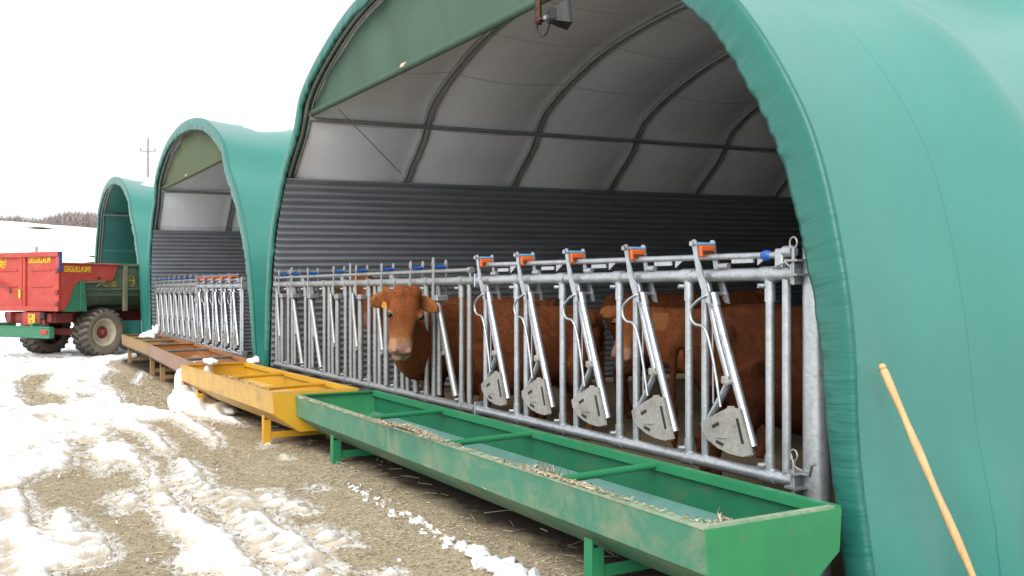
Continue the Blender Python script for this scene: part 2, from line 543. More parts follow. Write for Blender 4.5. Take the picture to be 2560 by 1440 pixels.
# ------------------------------------------------------------------ terrain, yard, snow (world metres, Z = 0 is the yard)
def terrain(x, y):
    d = -np.asarray(x, float)
    y = np.asarray(y, float)
    h = 2.6 * sstep(28, 52, d) + 1.2 * sstep(50, 62, d) + 8.1 * sstep(60, 155, d)
    h = h - 9.0 * sstep(158, 300, d)
    h = h + 0.5 * fbm(d * 0.045, y * 0.04, 4) * sstep(28, 60, d)
    h = h * (0.55 + 0.45 * sstep(90, -30, y)) + 0.10 * sstep(0, 1, d - 30) * fbm(d * 0.4, y * 0.4, 3)
    return h - 0.06
xs = np.concatenate([-np.geomspace(24, 900, 130)[::-1], np.linspace(-23.5, 30, 30), np.linspace(45, 600, 12)])
ys = np.concatenate([-np.geomspace(20, 700, 40)[::-1], np.linspace(-19, 40, 70), np.geomspace(43, 700, 40)])
XX, YY = np.meshgrid(xs, ys, indexing='ij')
b = MB(); b.grid(np.stack([XX, YY, terrain(XX, YY)], -1), flip=True)
tag(b.build('snow_field', M['snow_clean']), kind='structure')

SNOW = [
    [(-23.64, -2.98), (-22.15, -0.41), (-21.41, -0.39), (-20.18, -0.81), (-17.03, -1.08), (-15.64, -1.44), (-13.82, -1.45), (-12.25, -1.59), (-11.43, -1.38), (-10.89, -1.26), (-10.53, -1.39), (-10.55, -1.68), (-9.88, -1.64), (-8.44, -1.73), (-8.15, -1.83), (-8.36, -1.89), (-9.52, -1.84), (-10.08, -1.99), (-9.67, -2.1), (-8.79, -2.01), (-7.65, -2.06), (-7.23, -2.16), (-8.19, -2.19), (-7.71, -2.41), (-8.65, -2.4), (-9.34, -2.27), (-9.62, -2.4), (-8.54, -2.51), (-8.08, -2.55), (-7.9, -2.73), (-7.49, -2.95), (-7.48, -3.04), (-7.85, -3.36)] ,
    [(-7.27, -2.13), (-7.22, -2.04), (-6.58, -2.09), (-6.11, -2.09), (-5.64, -2.05), (-5.32, -2.0), (-5.1, -2.06), (-4.81, -2.03), (-4.39, -2.03), (-4.05, -2.06), (-4.15, -2.24), (-4.61, -2.22), (-4.82, -2.37), (-5.04, -2.43), (-5.24, -2.25), (-5.68, -2.27), (-6.22, -2.27), (-6.78, -2.23)] ,
    [(-7.99, -1.84), (-7.76, -1.73), (-7.18, -1.74), (-6.83, -1.81), (-6.45, -1.67), (-6.46, -1.48), (-6.07, -1.48), (-5.69, -1.44), (-5.6, -1.52), (-5.78, -1.6), (-5.88, -1.69), (-5.66, -1.7), (-5.16, -1.72), (-4.72, -1.71), (-4.5, -1.76), (-4.33, -1.73), (-3.9, -1.8), (-4.02, -2.0), (-4.45, -1.94), (-4.76, -2.0), (-5.05, -2.03), (-5.49, -1.95), (-6.04, -1.95), (-6.39, -2.03), (-6.68, -1.96), (-6.8, -2.07)] ,
    [(-5.25, -1.66), (-5.32, -1.5), (-5.1, -1.47), (-4.8, -1.49), (-4.85, -1.56), (-4.84, -1.68), (-5.06, -1.68)] ,
    [(-7.73, -3.36), (-7.38, -3.08), (-7.23, -2.92), (-6.8, -2.93), (-6.07, -2.94), (-6.49, -2.82), (-6.5, -2.75), (-6.04, -2.68), (-5.73, -2.63), (-5.45, -2.61), (-5.1, -2.69), (-5.08, -2.81), (-5.08, -2.92), (-5.03, -2.94), (-4.57, -2.95), (-4.8, -3.35)] ,
    [(-6.78, -2.52), (-7.13, -2.32), (-6.86, -2.28), (-6.55, -2.31), (-6.28, -2.47), (-6.63, -2.46)] ,
    [(-10.65, -1.37), (-10.85, -1.19), (-10.0, -1.19), (-9.16, -1.21), (-8.58, -1.3), (-8.36, -1.42), (-8.92, -1.36), (-9.73, -1.38)] ,
    [(-4.35, -1.61), (-4.36, -1.52), (-4.22, -1.48), (-3.78, -1.6), (-3.85, -1.71)] ,
    [(-8.55, -0.99), (-8.64, -0.88), (-8.37, -0.94), (-8.27, -1.03)] ,
    [(-7.78, -1.05), (-7.82, -0.96), (-7.52, -1.03), (-7.56, -1.09)] ,
    [(-6.5, -1.23), (-6.49, -1.12), (-6.29, -1.18), (-6.28, -1.27)] ,
    [(-15.39, -1.01), (-17.45, -0.55), (-15.86, -0.78), (-14.6, -1.09)] ,
    [(-11.9,-.75),(-11.9,-1.15),(-10.9,-1.2),(-10.0,-.98),(-9.6,-.8)],
]
BARE = [
    [(-16.27, -2.54), (-17.38, -2.29), (-17.89, -1.95), (-16.6, -2.07), (-14.58, -2.36), (-13.53, -2.11), (-12.44, -2.22), (-12.66, -2.61), (-14.72, -2.6)] ,
    [(-13.77, -1.95), (-13.46, -1.8), (-12.98, -1.85), (-13.07, -2.01)] ,
    [(-8.13, -2.22), (-7.84, -2.13), (-7.29, -2.15), (-6.78, -2.24), (-7.5, -2.29)] ,
    [(-9.52, -2.41), (-9.34, -2.27), (-8.65, -2.4), (-8.14, -2.38), (-7.96, -2.47), (-8.53, -2.49)] ,
]


def seg_sd(px, py, poly):
    """signed distance to a polygon, positive inside"""
    p = np.array(poly, float); q = np.roll(p, -1, 0)
    d2 = np.full(px.shape, 1e9); ins = np.zeros(px.shape, bool)
    for (ax, ay), (bx, by) in zip(p, q):
        ex, ey = bx - ax, by - ay
        t = np.clip(((px - ax) * ex + (py - ay) * ey) / (ex * ex + ey * ey + 1e-12), 0, 1)
        d2 = np.minimum(d2, (px - ax - t * ex) ** 2 + (py - ay - t * ey) ** 2)
        c = (ay > py) != (by > py)
        with np.errstate(divide='ignore', invalid='ignore'):
            ins ^= c & (px < ex * (py - ay) / (ey if abs(ey) > 1e-12 else 1e-12) + ax)
    d = np.sqrt(d2)
    return np.where(ins, d, -d)

def snow_sd(x, y):
    wx = x + 0.09 * fbm(x * 3.1, y * 3.1, 3); wy = y + 0.032 * fbm(x * 3.1 + 40, y * 6.1 + 7, 4)
    s = np.full(x.shape, -9.0)
    for p in SNOW: s = np.maximum(s, seg_sd(wx, wy, p))
    for p in BARE: s = np.minimum(s, -seg_sd(wx, wy, p))
    far = np.minimum(-(x + 17.2), -(y + 1.0 - 0.35 * np.clip(-x - 18.5, 0, 3)))
    s = np.maximum(s, np.minimum(far, 1.0))
    s = np.maximum(s, np.minimum(-(y + 6.0), 0.6))
    return s + 0.04

def ground_z(x, y):
    g = 0.018 * fbm(x * 1.1, y * 1.1, 4) + 0.010 * fbm(x * 6, y * 6, 3)
    for yc, w in ((-2.35, 0.28), (-3.95, 0.3)):                       # wheel ruts run along the barrier
        g = g - 0.03 * np.exp(-((y - yc - 0.03 * (x + 6)) / w) ** 2)
    return g * sstep(-0.1, -0.6, y)

gx = np.concatenate([np.linspace(-24.2, -12, 160), np.linspace(-11.94, 3.5, 420)])
gy = np.concatenate([np.linspace(-9.5, -5, 60), np.linspace(-4.96, 0.3, 150), np.linspace(0.5, 14, 16)])
GX, GY = np.meshgrid(gx, gy, indexing='ij')
b = MB(); b.grid(np.stack([GX, GY, ground_z(GX, GY)], -1), flip=True)
g_ = tag(b.build('ground', M['ground']), kind='structure')
tv = np.clip(0.46 + 2.6 * snow_sd(GX, GY), 0, 0.52)
tv = np.where(GY > -0.6, 0, tv)
g_.data.attributes.new('thin', 'FLOAT', 'POINT').data.foreach_set('value', tv.astype(np.float32).ravel())
b = MB(); b.grid(np.stack(np.meshgrid(np.linspace(-31.5, -24.2, 20), np.linspace(0.0, 14, 20), indexing='ij') + [np.full((20, 20), 0.003)], -1), flip=True)
tag(b.build('ground', M['ground']), kind='structure')

# snow left on the yard: a real layer with thickness, lugs printed by tractor tyres
sx = np.concatenate([np.linspace(-25, -13, 170), np.linspace(-12.95, -8.5, 130), np.linspace(-8.47, -2.0, 300)])
sy = np.concatenate([np.linspace(-9, -5, 40), np.linspace(-4.98, -0.1, 190)])
SX, SY = np.meshgrid(sx, sy, indexing='ij')
sd_ = snow_sd(SX, SY)
th = 0.030 * sstep(0.0, 0.13, sd_) * (0.9 + 1.1 * fbm(SX * 1.8, SY * 4.5, 4)) + 0.020 * sstep(-0.05, 0.06, sd_)
th = th + 0.030 * fbm(SX * 6, SY * 15, 4) * sstep(-0.08, 0.05, sd_)
def tread(yc, w, k, amp):
    yy = SY - yc - k * (SX + 6)
    band = np.exp(-(yy / w) ** 4)
    return -amp * band * (0.45 + 0.55 * np.sin((SX + 0.75 * np.abs(yy)) * 2 * math.pi / 0.16)) * sstep(-11, -8.5, SX)
for yc, w, k, amp in ((-1.93, 0.13, 0.01, 0.06), (-2.80, 0.12, 0.01, 0.05), (-3.22, 0.15, 0.02, 0.06), (-1.60, 0.08, 0.0, 0.04), (-2.42, 0.10, 0.02, 0.035)):
    th = th + tread(yc, w, k, amp) * sstep(0.0, 0.1, sd_)
th = th - 0.028 * sstep(0.15, -0.08, sd_) - 0.012
th = np.where(sd_ > 0.05, np.maximum(th, 0.002), th)
th = np.where(sd_ < -0.12, -0.05, th)
zz_ = ground_z(SX, SY) + th
b = MB()
idx = -np.ones(SX.shape, int); keep = th > -0.045
vs = np.stack([SX, SY, zz_], -1)
cells = keep[:-1, :-1] & keep[1:, :-1] & keep[1:, 1:] & keep[:-1, 1:]
need = np.zeros(SX.shape, bool)
need[:-1, :-1] |= cells; need[1:, :-1] |= cells; need[1:, 1:] |= cells; need[:-1, 1:] |= cells
idx[need] = np.arange(need.sum())
ii, jj = np.nonzero(cells)
F = np.stack([idx[ii, jj], idx[ii + 1, jj], idx[ii + 1, jj + 1], idx[ii, jj + 1]], -1).tolist()
b.add(vs[need], F, True)
s_ = tag(b.build('snow', M['snow']), kind='stuff')
s_.data.attributes.new('thin', 'FLOAT', 'POINT').data.foreach_set('value', (0.46 * sstep(0.040, 0.0, th[need])).astype(np.float32))

# crumbled snow clods thrown in a line along the green trough and over the yard
b = MB(); r = np.random.default_rng(5)
line = [(-6.4, -0.95, .012), (-5.9, -0.99, .016), (-5.36, -1.02, .024), (-4.77, -1.03, .032), (-4.35, -1.05, .042), (-3.91, -1.08, .06), (-3.5, -1.12, .05)]
for (x0, y0, r0), (x1, y1, r1) in zip(line[:-1], line[1:]):
    for k in range(26):
        t = r.uniform(); R0 = (r0 + (r1 - r0) * t) * r.uniform(0.25, 1.0)
        b.lump((x0 + (x1 - x0) * t, y0 + (y1 - y0) * t + r.normal(0, 0.03), R0 * 0.4), (R0 * 1.3, R0, R0 * 0.7), int(r.integers(1e6)), 10, 0.75)
for k in range(130):
    x = r.uniform(-14, -2.6); y = r.uniform(-4.8, -1.1); R0 = r.uniform(0.004, 0.013)
    if abs(float(snow_sd(np.array([x]), np.array([y]))[0])) < 0.16:
        b.lump((x, y, R0 * 0.5), (R0 * 1.3, R0, R0), int(r.integers(1e6)), 6, 0.4)
tag(b.build('snow_clods', M['snow_clean']), kind='stuff')

# the shovelled heap against the far end of the yellow trough
hp = MB()
for cx, cy, cz, s in ((-11.60, -0.98, .10, (.24, .17, .26)), (-11.4, -1.06, .04, (.28, .17, .18)), (-11.05, -0.95, .02, (.26, .20, .13)), (-10.7, -0.8, .0, (.3, .15, .09)), (-11.62, -0.82, .22, (.18, .14, .24))):
    hp.lump((cx, cy, cz), s, int(abs(cx) * 1000 + abs(cy) * 77), 34, 0.5)
hpo = hp.build('snow_heap', M['snow'])
hpo.data.attributes.new('thin', 'FLOAT', 'POINT').data.foreach_set('value', np.full(len(hpo.data.vertices), 0.10, np.float32))
tag(hpo, 'lumpy white snow heap against the far end of the yellow trough', 'snow heap')

# straw and chaff
def slivers(n, fx, fy, fz, lo, hi, seed, wid=0.004, tilt=0.15):
    r = np.random.default_rng(seed)
    x, y = fx(r, n), fy(r, n)
    z = fz(x, y)
    a = r.uniform(0, math.pi, n); L = r.uniform(lo, hi, n) * r.uniform(0.4, 1, n); w = wid * r.uniform(0.5, 1.4, n); tl = r.normal(0, tilt, n)
    d = np.stack([np.cos(a) * np.cos(tl), np.sin(a) * np.cos(tl), np.sin(tl)], -1)
    s = np.stack([-np.sin(a), np.cos(a), np.zeros(n)], -1)
    c = np.stack([x, y, z + 0.004 + np.abs(np.sin(tl)) * L / 2], -1)
    up = np.array([0, 0, 1.0])
    P = np.stack([c - d * L[:, None] / 2 - s * w[:, None], c + d * L[:, None] / 2 - s * w[:, None], c + d * L[:, None] / 2 + s * w[:, None], c - d * L[:, None] / 2 + s * w[:, None],
                  c + up * w[:, None] * 0.9 - d * L[:, None] * .45, c + up * w[:, None] * 0.9 + d * L[:, None] * .45], 1)
    return P
def straw_mesh(name, P, cols, parent=None):
    n = len(P)
    v = P.reshape(-1, 3)
    if parent is not None: v = v - root_loc(parent)
    o = np.arange(n)[:, None] * 6
    F = []
    for q in ((0, 1, 5, 4), (2, 3, 4, 5)): F.append(o + np.array(q))
    F = np.concatenate(F).tolist()
    me = bpy.data.meshes.new(name); me.from_pydata(v.tolist(), [], F)
    ca = me.color_attributes.new('Col', 'FLOAT_COLOR', 'POINT')
    cc = np.repeat(np.concatenate([cols, np.ones((n, 1))], 1), 6, 0)
    ca.data.foreach_set('color', cc.astype(np.float32).ravel())
    me.materials.append(M['straw'])
    ob = bpy.data.objects.new(name, me); C.objects.link(ob)
    if parent is not None: ob.parent = parent
    return ob
def straw_cols(n, seed):
    r = np.random.default_rng(seed)
    pal = np.array([(0.44, 0.365, 0.235), (0.37, 0.30, 0.19), (0.29, 0.235, 0.155), (0.52, 0.455, 0.33), (0.20, 0.16, 0.11), (0.36, 0.32, 0.235)])
    return pal[r.integers(0, 6, n)] * r.uniform(0.75, 1.15, (n, 1))
def near_x(r, n): return -2.2 - 10.5 * r.uniform(0, 1, n) ** 1.35
P1_ = slivers(75000, near_x, lambda r, n: r.uniform(-5.2, -0.72, n), lambda x, y: ground_z(x, y), 0.010, 0.034, 21, 0.0028)
P2_ = slivers(1500, near_x, lambda r, n: r.uniform(-4.8, -0.3, n), lambda x, y: ground_z(x, y), 0.07, 0.19, 22, 0.0028, 0.12)
P3_ = slivers(9000, lambda r, n: r.uniform(-17, -11, n), lambda r, n: r.uniform(-3.6, -0.7, n), lambda x, y: ground_z(x, y), 0.02, 0.06, 23, 0.005)
P_ = np.concatenate([P1_, P2_, P3_]); cl_ = straw_cols(len(P_), 3)
k_ = snow_sd(P_[:, 0, 0], P_[:, 0, 1]) < 0.02 + 0.10 * np.abs(np.random.default_rng(2).normal(0, 1, len(P_)))
so = straw_mesh('straw_litter', P_[k_], cl_[k_]); tag(so, kind='stuff')

# far-off: hillside grass showing through, bare wood on the crest
b = MB(); r = np.random.default_rng(9); cols = []
for k in range(110):
    d = r.normal(56, 3.0); y = r.uniform(-22, 14)
    if vnoise(np.array([y * 0.22]), np.array([3.0]))[0] < -0.05: continue
    x = -d - 0.25 * abs(y + 4) * 0.2
    b.lump((x, y, float(terrain(x, y)) + 0.02), (r.uniform(.1, .3), r.uniform(.2, .8), r.uniform(.03, .10)), int(r.integers(1e6)), 8, 0.5)
b.lump((-118, 4.6, float(terrain(-118, 4.6)) + .1), (.5, 1.3, .10), 4, 10, 0.4)
g = b.build('hillside_grass', M['grass'])
ca = g.data.color_attributes.new('Col', 'FLOAT_COLOR', 'POINT')
nv = len(g.data.vertices); cc = np.ones((nv, 4), np.float32); cc[:, :3] = np.array([0.13, 0.15, 0.06]); ca.data.foreach_set('color', cc.ravel())
tag(g, kind='stuff')

def woods():
    r = np.random.default_rng(31)
    n = 5200
    y = r.uniform(-75, 75, n); x = -205 - r.uniform(0, 45, n)
    az = -y / x                                             # bearing, to give the wood its uneven skyline
    slope = np.interp(az, [-.3, .0, .03, .05, .065, .081, .10, .115, .14, .2, .4], [.066, .0655, .0655, .0660, .0695, .0738, .0722, .0722, .070, .068, .067])
    slope = slope + 0.0009 * vnoise(az * 90, az * 0 + 3) + 0.0006 * vnoise(az * 300, az * 0 + 9)
    dist = np.hypot(x, y)
    v, f, c = [], [], []
    base = terrain(x, y)
    for i in range(n):
        ztop = 1.35 + slope[i] * dist[i] * r.uniform(0.955, 1.0)
        H = r.uniform(5.0, 6.5); zb = ztop - H
        col = np.array([0.40, 0.345, 0.325]) * r.uniform(0.85, 1.1) if r.uniform() < .93 else np.array([0.2, 0.2, 0.17])  # twig colour paled to paint in the distance haze
        o = np.array([x[i], y[i], zb])
        for k in range(7):
            if k == 0: p0, p1, w0, w1 = o, o + [r.normal(0, .4), r.normal(0, .4), H], 0.16, 0.03
            else:
                t = r.uniform(0.3, 0.9); p0 = o + np.array([0, 0, H * t]); a = r.uniform(0, 6.28); l = r.uniform(1.2, 3.0) * (1.15 - t * .6)
                p1 = p0 + np.array([math.cos(a) * l * .7, math.sin(a) * l * .7, l]); w0, w1 = 0.09, 0.02
            q = len(v)
            v += [p0 + [0, -w0, 0], p0 + [0, w0, 0], p1 + [0, w1, 0], p1 + [0, -w1, 0], p0 + [w0, 0, 0], p0 + [-w0, 0, 0]]
            f += [(q, q + 1, q + 2, q + 3), (q + 4, q + 5, q + 2), (q + 4, q + 5, q + 3)]
            c += [col] * 6
    me = bpy.data.meshes.new('woods'); me.from_pydata([tuple(p) for p in v], [], f)
    ca = me.color_attributes.new('Col', 'FLOAT_COLOR', 'POINT')
    cc = np.ones((len(v), 4), np.float32); cc[:, :3] = np.array(c); ca.data.foreach_set('color', cc.ravel())
    me.materials.append(M['woods'])
    o = bpy.data.objects.new('woods', me); C.objects.link(o); tag(o, kind='stuff')
woods()

# ------------------------------------------------------------------ tunnel shelters
PROF = [(1.0, 0), (.978, .15), (.969, .3), (.937, .45), (.893, .55), (.817, .66), (.722, .75), (.665, .835), (.522, .91), (.311, .972), (0, 1)]
def prof_curve(n):
    """left foot -> apex -> right foot, evenly spaced by length: unit half width / unit height + outward normal"""
    pts = [(-w, z) for w, z in PROF] + [(w, z) for w, z in PROF[::-1][1:]]
    P = np.array(pts, float)
    Q = []
    m = len(P)
    for i in range(m - 1):
        p0 = P[max(i - 1, 0)]; p1 = P[i]; p2 = P[i + 1]; p3 = P[min(i + 2, m - 1)]
        for t in np.linspace(0, 1, 40, endpoint=False):
            Q.append(0.5 * (2 * p1 + (p2 - p0) * t + (2 * p0 - 5 * p1 + 4 * p2 - p3) * t * t + (3 * p1 - p0 - 3 * p2 + p3) * t ** 3))
    Q.append(P[-1]); return np.array(Q)
PC = prof_curve(0)

class Shelter:
    def __init__(s, Xc, Y0, a, H, lean, skew, slope, spacing, spans):
        s.Xc, s.Y0, s.a, s.H, s.lean, s.spacing, s.spans = Xc, Y0, a, H, lean, spacing, spans
        s.ax = V(math.sin(math.radians(skew)), math.cos(math.radians(skew)), slope)
        q = PC * np.array([a, H])
        q[:, 0] = np.where(np.abs(PC[:, 0]) > 0, q[:, 0], 0)
        d = np.concatenate([[0], np.cumsum(np.linalg.norm(np.diff(q, axis=0), axis=1))])
        s.q, s.d, s.len = q, d, d[-1]
    def curve(s, l):
        """points at arc lengths l, with outward normals in the section plane"""
        l = np.asarray(l, float)
        x = np.interp(l, s.d, s.q[:, 0]); z = np.interp(l, s.d, s.q[:, 1])
        e = 0.12
        tx = np.interp(l + e, s.d, s.q[:, 0]) - np.interp(l - e, s.d, s.q[:, 0])
        tz = np.interp(l + e, s.d, s.q[:, 1]) - np.interp(l - e, s.d, s.q[:, 1])
        n = np.stack([-tz, tx], -1); n /= np.linalg.norm(n, axis=-1, keepdims=True)
        return np.stack([x, z], -1), n
    def P(s, l, off, v):
        """arc length l, offset outward off, distance v along the tunnel -> world"""
        p, n = s.curve(l)
        p = p + n * np.asarray(off)[..., None]
        v = np.asarray(v, float)
        x = s.Xc + p[..., 0]; z = p[..., 1]
        y = s.Y0 - s.lean * z
        return np.stack([x + s.ax[0] * v, y + s.ax[1] * v, z + s.ax[2] * v], -1)
    def half(s, h, inset=0.0):
        i = np.argsort(PC[:len(PC) // 2 + 1, 1])
        return s.a * np.interp(h / s.H, PC[:len(PC) // 2 + 1, 1], -PC[:len(PC) // 2 + 1, 0]) - inset
    def S(s, x, h, v):
        return V(s.Xc + x, s.Y0 - s.lean * h, h) + s.ax * v
    def arc_at(s, h, side=-1):
        m = len(s.q) // 2
        l = np.interp(h, s.q[:m + 1, 1], s.d[:m + 1])
        return l if side < 0 else s.len - l
    def sagv(s, v):
        fr = (v / s.spacing) % 1.0
        return 4 * fr * (1 - fr)

def build_shelter(sh, root, liner, curtain, clad_top, purlin_h, sag=0.07, dent=None):
    L = sh.spacing * sh.spans
    ls = np.linspace(0, sh.len, 90)
    vs_ = np.concatenate([np.linspace(0, L, sh.spans * 12 + 1)])
    LL, VV = np.meshgrid(ls, vs_, indexing='ij')
    g = sstep(0.0, 1.6, LL) * sstep(0.0, 1.6, sh.len - LL) * 0.75 + 0.25
    wob = 0.012 * fbm(LL * 0.9, VV * 1.3, 3)
    off = -sag * sh.sagv(VV) * g + wob * sstep(0, 0.3, VV)
    if dent is not None:
        off = off - 0.035 * np.exp(-((LL - dent[0]) / 0.20) ** 2 - ((VV - dent[1]) / 0.09) ** 2)
    # loose fabric at the foot of the near flank
    foot = np.minimum(LL, sh.len - LL)
    off = off + 0.045 * np.exp(-(foot / 0.45) ** 2) * np.sin(VV * 9 + 2 * vnoise(VV * 3, foot * 2)) * sstep(0.02, 0.2, VV)
    UV = np.stack([LL, VV], -1)
    b = MB(); b.grid(sh.P(LL, off, VV), UV, flip=False)
    b.build('canopy', M['canopy'], root)
    b = MB()
    b.grid(sh.P(LL[:, 1:], off[:, 1:] - 0.022, VV[:, 1:]), UV[:, 1:], flip=True)
    b.build('lining', liner, root)
    # hem folded round the front hoop and laced inwards in small pleats
    lr = np.linspace(0.0, sh.len, int(sh.len * 42))
    prof_ = [(0.0, 0.0), (0.003, -0.010), (-0.003, -0.020), (-0.014, -0.026), (-0.035, -0.030), (-0.06, -0.032), (-0.09, -0.032), (-0.115, -0.030), (-0.14, -0.027), (-0.165, -0.022), (-0.187, -0.014), (-0.19, 0.008)]
    wf = 0.78 + 0.34 * sstep(0.3, 2.0, np.minimum(lr, sh.len - lr)) - 0.14 * sstep(2.6, 4.6, np.minimum(lr, sh.len - lr))
    wf = wf * (0.62 + 0.38 * sstep(0.35, 0.6, lr / sh.len))
    rows_o, rows_v = [], []
    for i, (o_, v_) in enumerate(prof_):
        k = sstep(0.03, 0.19, -o_)
        sk = lr + 0.45 * (-o_) + 0.05 * vnoise(lr * 3, lr * 0 + 1.1)   # pleats run askew
        rg = 1 - 2 * np.abs(vnoise(sk * 7.0, lr * 0 + 2.2 + o_ * 2)); r2 = 1 - 2 * np.abs(vnoise(sk * 16.0, lr * 0 + 8.1 + o_ * 5))
        ple = k * (0.009 * rg + 0.008 * r2 * (0.4 + 0.6 * k)) * (0.3 + 0.7 * sstep(0.8, 2.4, np.minimum(lr, sh.len - lr)))
        rows_v.append(v_ - ple); rows_o.append(np.where(o_ < 0, o_ * wf, o_) + 0.003 * k * vnoise(lr * 7, lr * 0 + 5.5))
    lo = np.tile(lr, (len(prof_), 1)).T
    b = MB(); b.grid(sh.P(lo, np.array(rows_o).T, np.array(rows_v).T), np.stack([lo, np.array(rows_o).T], -1), flip=True)
    b.build('hem', M['valance'], root)
    # steel hoops inside the sheet
    for k in range(0, sh.spans + 1):
        l2 = np.linspace(0.05, sh.len - 0.05, 70)
        b = MB(); b.tube(sh.P(l2, np.full(70, -0.068), np.full(70, k * sh.spacing + (0.06 if k == 0 else 0))), 0.026, 8)
        b.tube(sh.P(l2, np.full(70, -0.05 - sag * 0.22), np.full(70, k * sh.spacing + 0.075 + (0.05 if k == 0 else 0))), 0.014, 6)
        b.build('hoop', M['pipe_dark'], root)
    for side in (-1, 1):
        lp = np.full(2, sh.arc_at(purlin_h, side))
        b = MB(); b.tube(sh.P(lp, np.full(2, -sag - .055), np.array([.1, L - .1])), 0.026, 8)
        b.build('purlin', M['pipe_dark'], root)
    b = MB(); b.tube([sh.S(0, sh.H - sag - .055, 0.1), sh.S(0, sh.H - sag - .055, L - 0.1)], 0.026, 8); b.build('purlin', M['pipe_dark'], root)
    if clad_top:
        for side in (-1, 1):
            h = np.arange(0.02, clad_top, 0.076 / 8)
            x = np.array([sh.half(q, sag + 0.085) for q in h])
            wv = 0.021 * np.sin(h * 2 * math.pi / 0.076)
            vv = np.linspace(0.02, L - 0.03, 12)
            P = np.zeros((len(h), len(vv), 3))
            for i in range(len(h)):
                for j in range(len(vv)):
                    P[i, j] = sh.S(side * (x[i] + wv[i]), h[i], vv[j])
            b = MB(); b.grid(P, flip=(side > 0))
            t_ = sh.S(side * (x[-1] - 0.01), clad_top + 0.01, 0.02); t2 = sh.S(side * (x[-1] - 0.01), clad_top + 0.01, L - 0.03)
            b.tube([t_, t2], 0.014, 6)
            for jv in np.arange(sh.spacing * 2 - .1, L - .2, sh.spacing * 2):          # sheet overlaps
                for i0 in range(0, len(h) - 5, 4):
                    pass
            b.build('corrugated_cladding', M['clad'], root)
    # closed rear gable
    l2 = np.linspace(0.0, sh.len, 60)
    ring = sh.P(l2, np.full(60, -0.04), np.full(60, L - 0.02))
    b = MB()
    for i in range(59):
        a_, c_ = ring[i], ring[i + 1]
        b.add([a_, c_, V(c_[0], c_[1], 0.0), V(a_[0], a_[1], 0.0)], [(0, 1, 2, 3)])
    b.build('rear_wall', M['endwall'] if clad_top else M['liner_green'], root)
    if curtain is not None:
        hz, mat = curtain
        xm = sh.half(hz, 0.09)
        xs_ = np.linspace(-xm, xm, 90); nz = 24
        P = np.zeros((90, nz, 3))
        for i, x in enumerate(xs_):
            hi_ = np.interp(-abs(x) / sh.a, PC[:len(PC) // 2 + 1, 0], PC[:len(PC) // 2 + 1, 1]) * sh.H - 0.11
            hi_ = max(hi_, hz + 0.01)
            for j in range(nz):
                h = hz + (hi_ - hz) * j / (nz - 1)
                wv = 0.020 * float(fbm(x * 1.6 + 0.5 * h, h * 0.5, 3)) * 2
                P[i, j] = sh.S(x, h, 0.13 + wv)
        b = MB(); b.grid(P); c = b.build('gable_curtain', mat, root)
        b = MB(); b.tube([sh.S(-xm - .03, hz, 0.13)] + [sh.S(x, hz - 0.012 * math.sin((x / xm + 1) * 1.57), 0.13) for x in np.linspace(-xm + .1, xm - .1, 20)] + [sh.S(xm + .03, hz, 0.13)], 0.035, 10)
        b.build('bottom_roll', mat, c)
        for x in (-xm - 0.02, xm * -0.17):
            b = MB(); b.tube([sh.S(x - .06, hz, 0.13), sh.S(x + .03, hz, 0.13)], 0.038, 8); b.build('tape', M['rim'], c)

S1 = Shelter(-7.262, -0.032, 4.591, 4.226, 0.002, 3.1, 0.0148, 1.49, 8)
r1 = thing('tunnel_shelter', 'largest nearest green tunnel shed with the cows, its right flank filling the right edge', 'shelter', (-7.262, -0.032, 0), group='green tunnel sheds in a row')
build_shelter(S1, r1, M['liner'], (3.33, M['curtain']), 2.64, 3.32, dent=(S1.arc_at(0.98, 1), 0.26))
b = MB()
b.tube([S1.S(-S1.half(3.3, .14) + .35, 3.32, 0.3), S1.S(-S1.half(2.72, .2), 2.75, 1.40)], 0.006, 5)
b.build('brace_wire', M['pipe_dark'], r1)
S2 = Shelter(-16.314, 0.038, 4.024, 4.104, 0.039, 1.0, 0.01, 1.42, 7)
r2 = thing('tunnel_shelter', 'middle green tunnel shed with a dusty olive gable curtain and snow on its roof', 'shelter', (-16.314, 0.038, 0), group='green tunnel sheds in a row')
build_shelter(S2, r2, M['liner'], (3.29, M['curtain_olive']), 2.51, 3.29, sag=0.065)
S3 = Shelter(-25.242, 0.072, 4.037, 4.111, 0.031, 1.0, 0.01, 1.42, 6)
r3 = thing('tunnel_shelter', 'farthest green tunnel shed, dark green inside, with the trailer backed out of it', 'shelter', (-25.242, 0.072, 0), group='green tunnel sheds in a row')
build_shelter(S3, r3, M['liner_green'], None, 0, 3.5, sag=0.08)

# snow lying on the two far roofs
def roof_snow(sh, l0, l1, v0, v1, name, seed, label):
    l = np.linspace(l0, l1, 60); v = np.linspace(v0, v1, 70)
    LL, VV = np.meshgrid(l, v, indexing='ij')
    e = np.minimum(np.minimum(LL - l0, l1 - LL) * 1.0, np.minimum(VV - v0, v1 - VV)) 
    e = e - 0.45 + 0.55 * fbm(LL * 1.4 + seed, VV * 1.1, 4)
    t = 0.10 * sstep(0.0, 0.30, e) - 0.012
    off = -(0.065 if sh is S2 else 0.08) * sh.sagv(VV) + t
    b = MB(); b.grid(sh.P(LL, off, VV))
    tag(b.build(name, M['snow_clean']), label, 'snow', kind='stuff')
roof_snow(S2, S2.len * 0.36, S2.len * 0.69, 0.06, 9.6, 'roof_snow', 3, 'snow lying on the roof of the middle tunnel shed')
roof_snow(S3, S3.len * 0.38, S3.len * 0.68, 0.04, 8.2, 'roof_snow', 8, 'snow lying on the roof of the farthest tunnel shed')

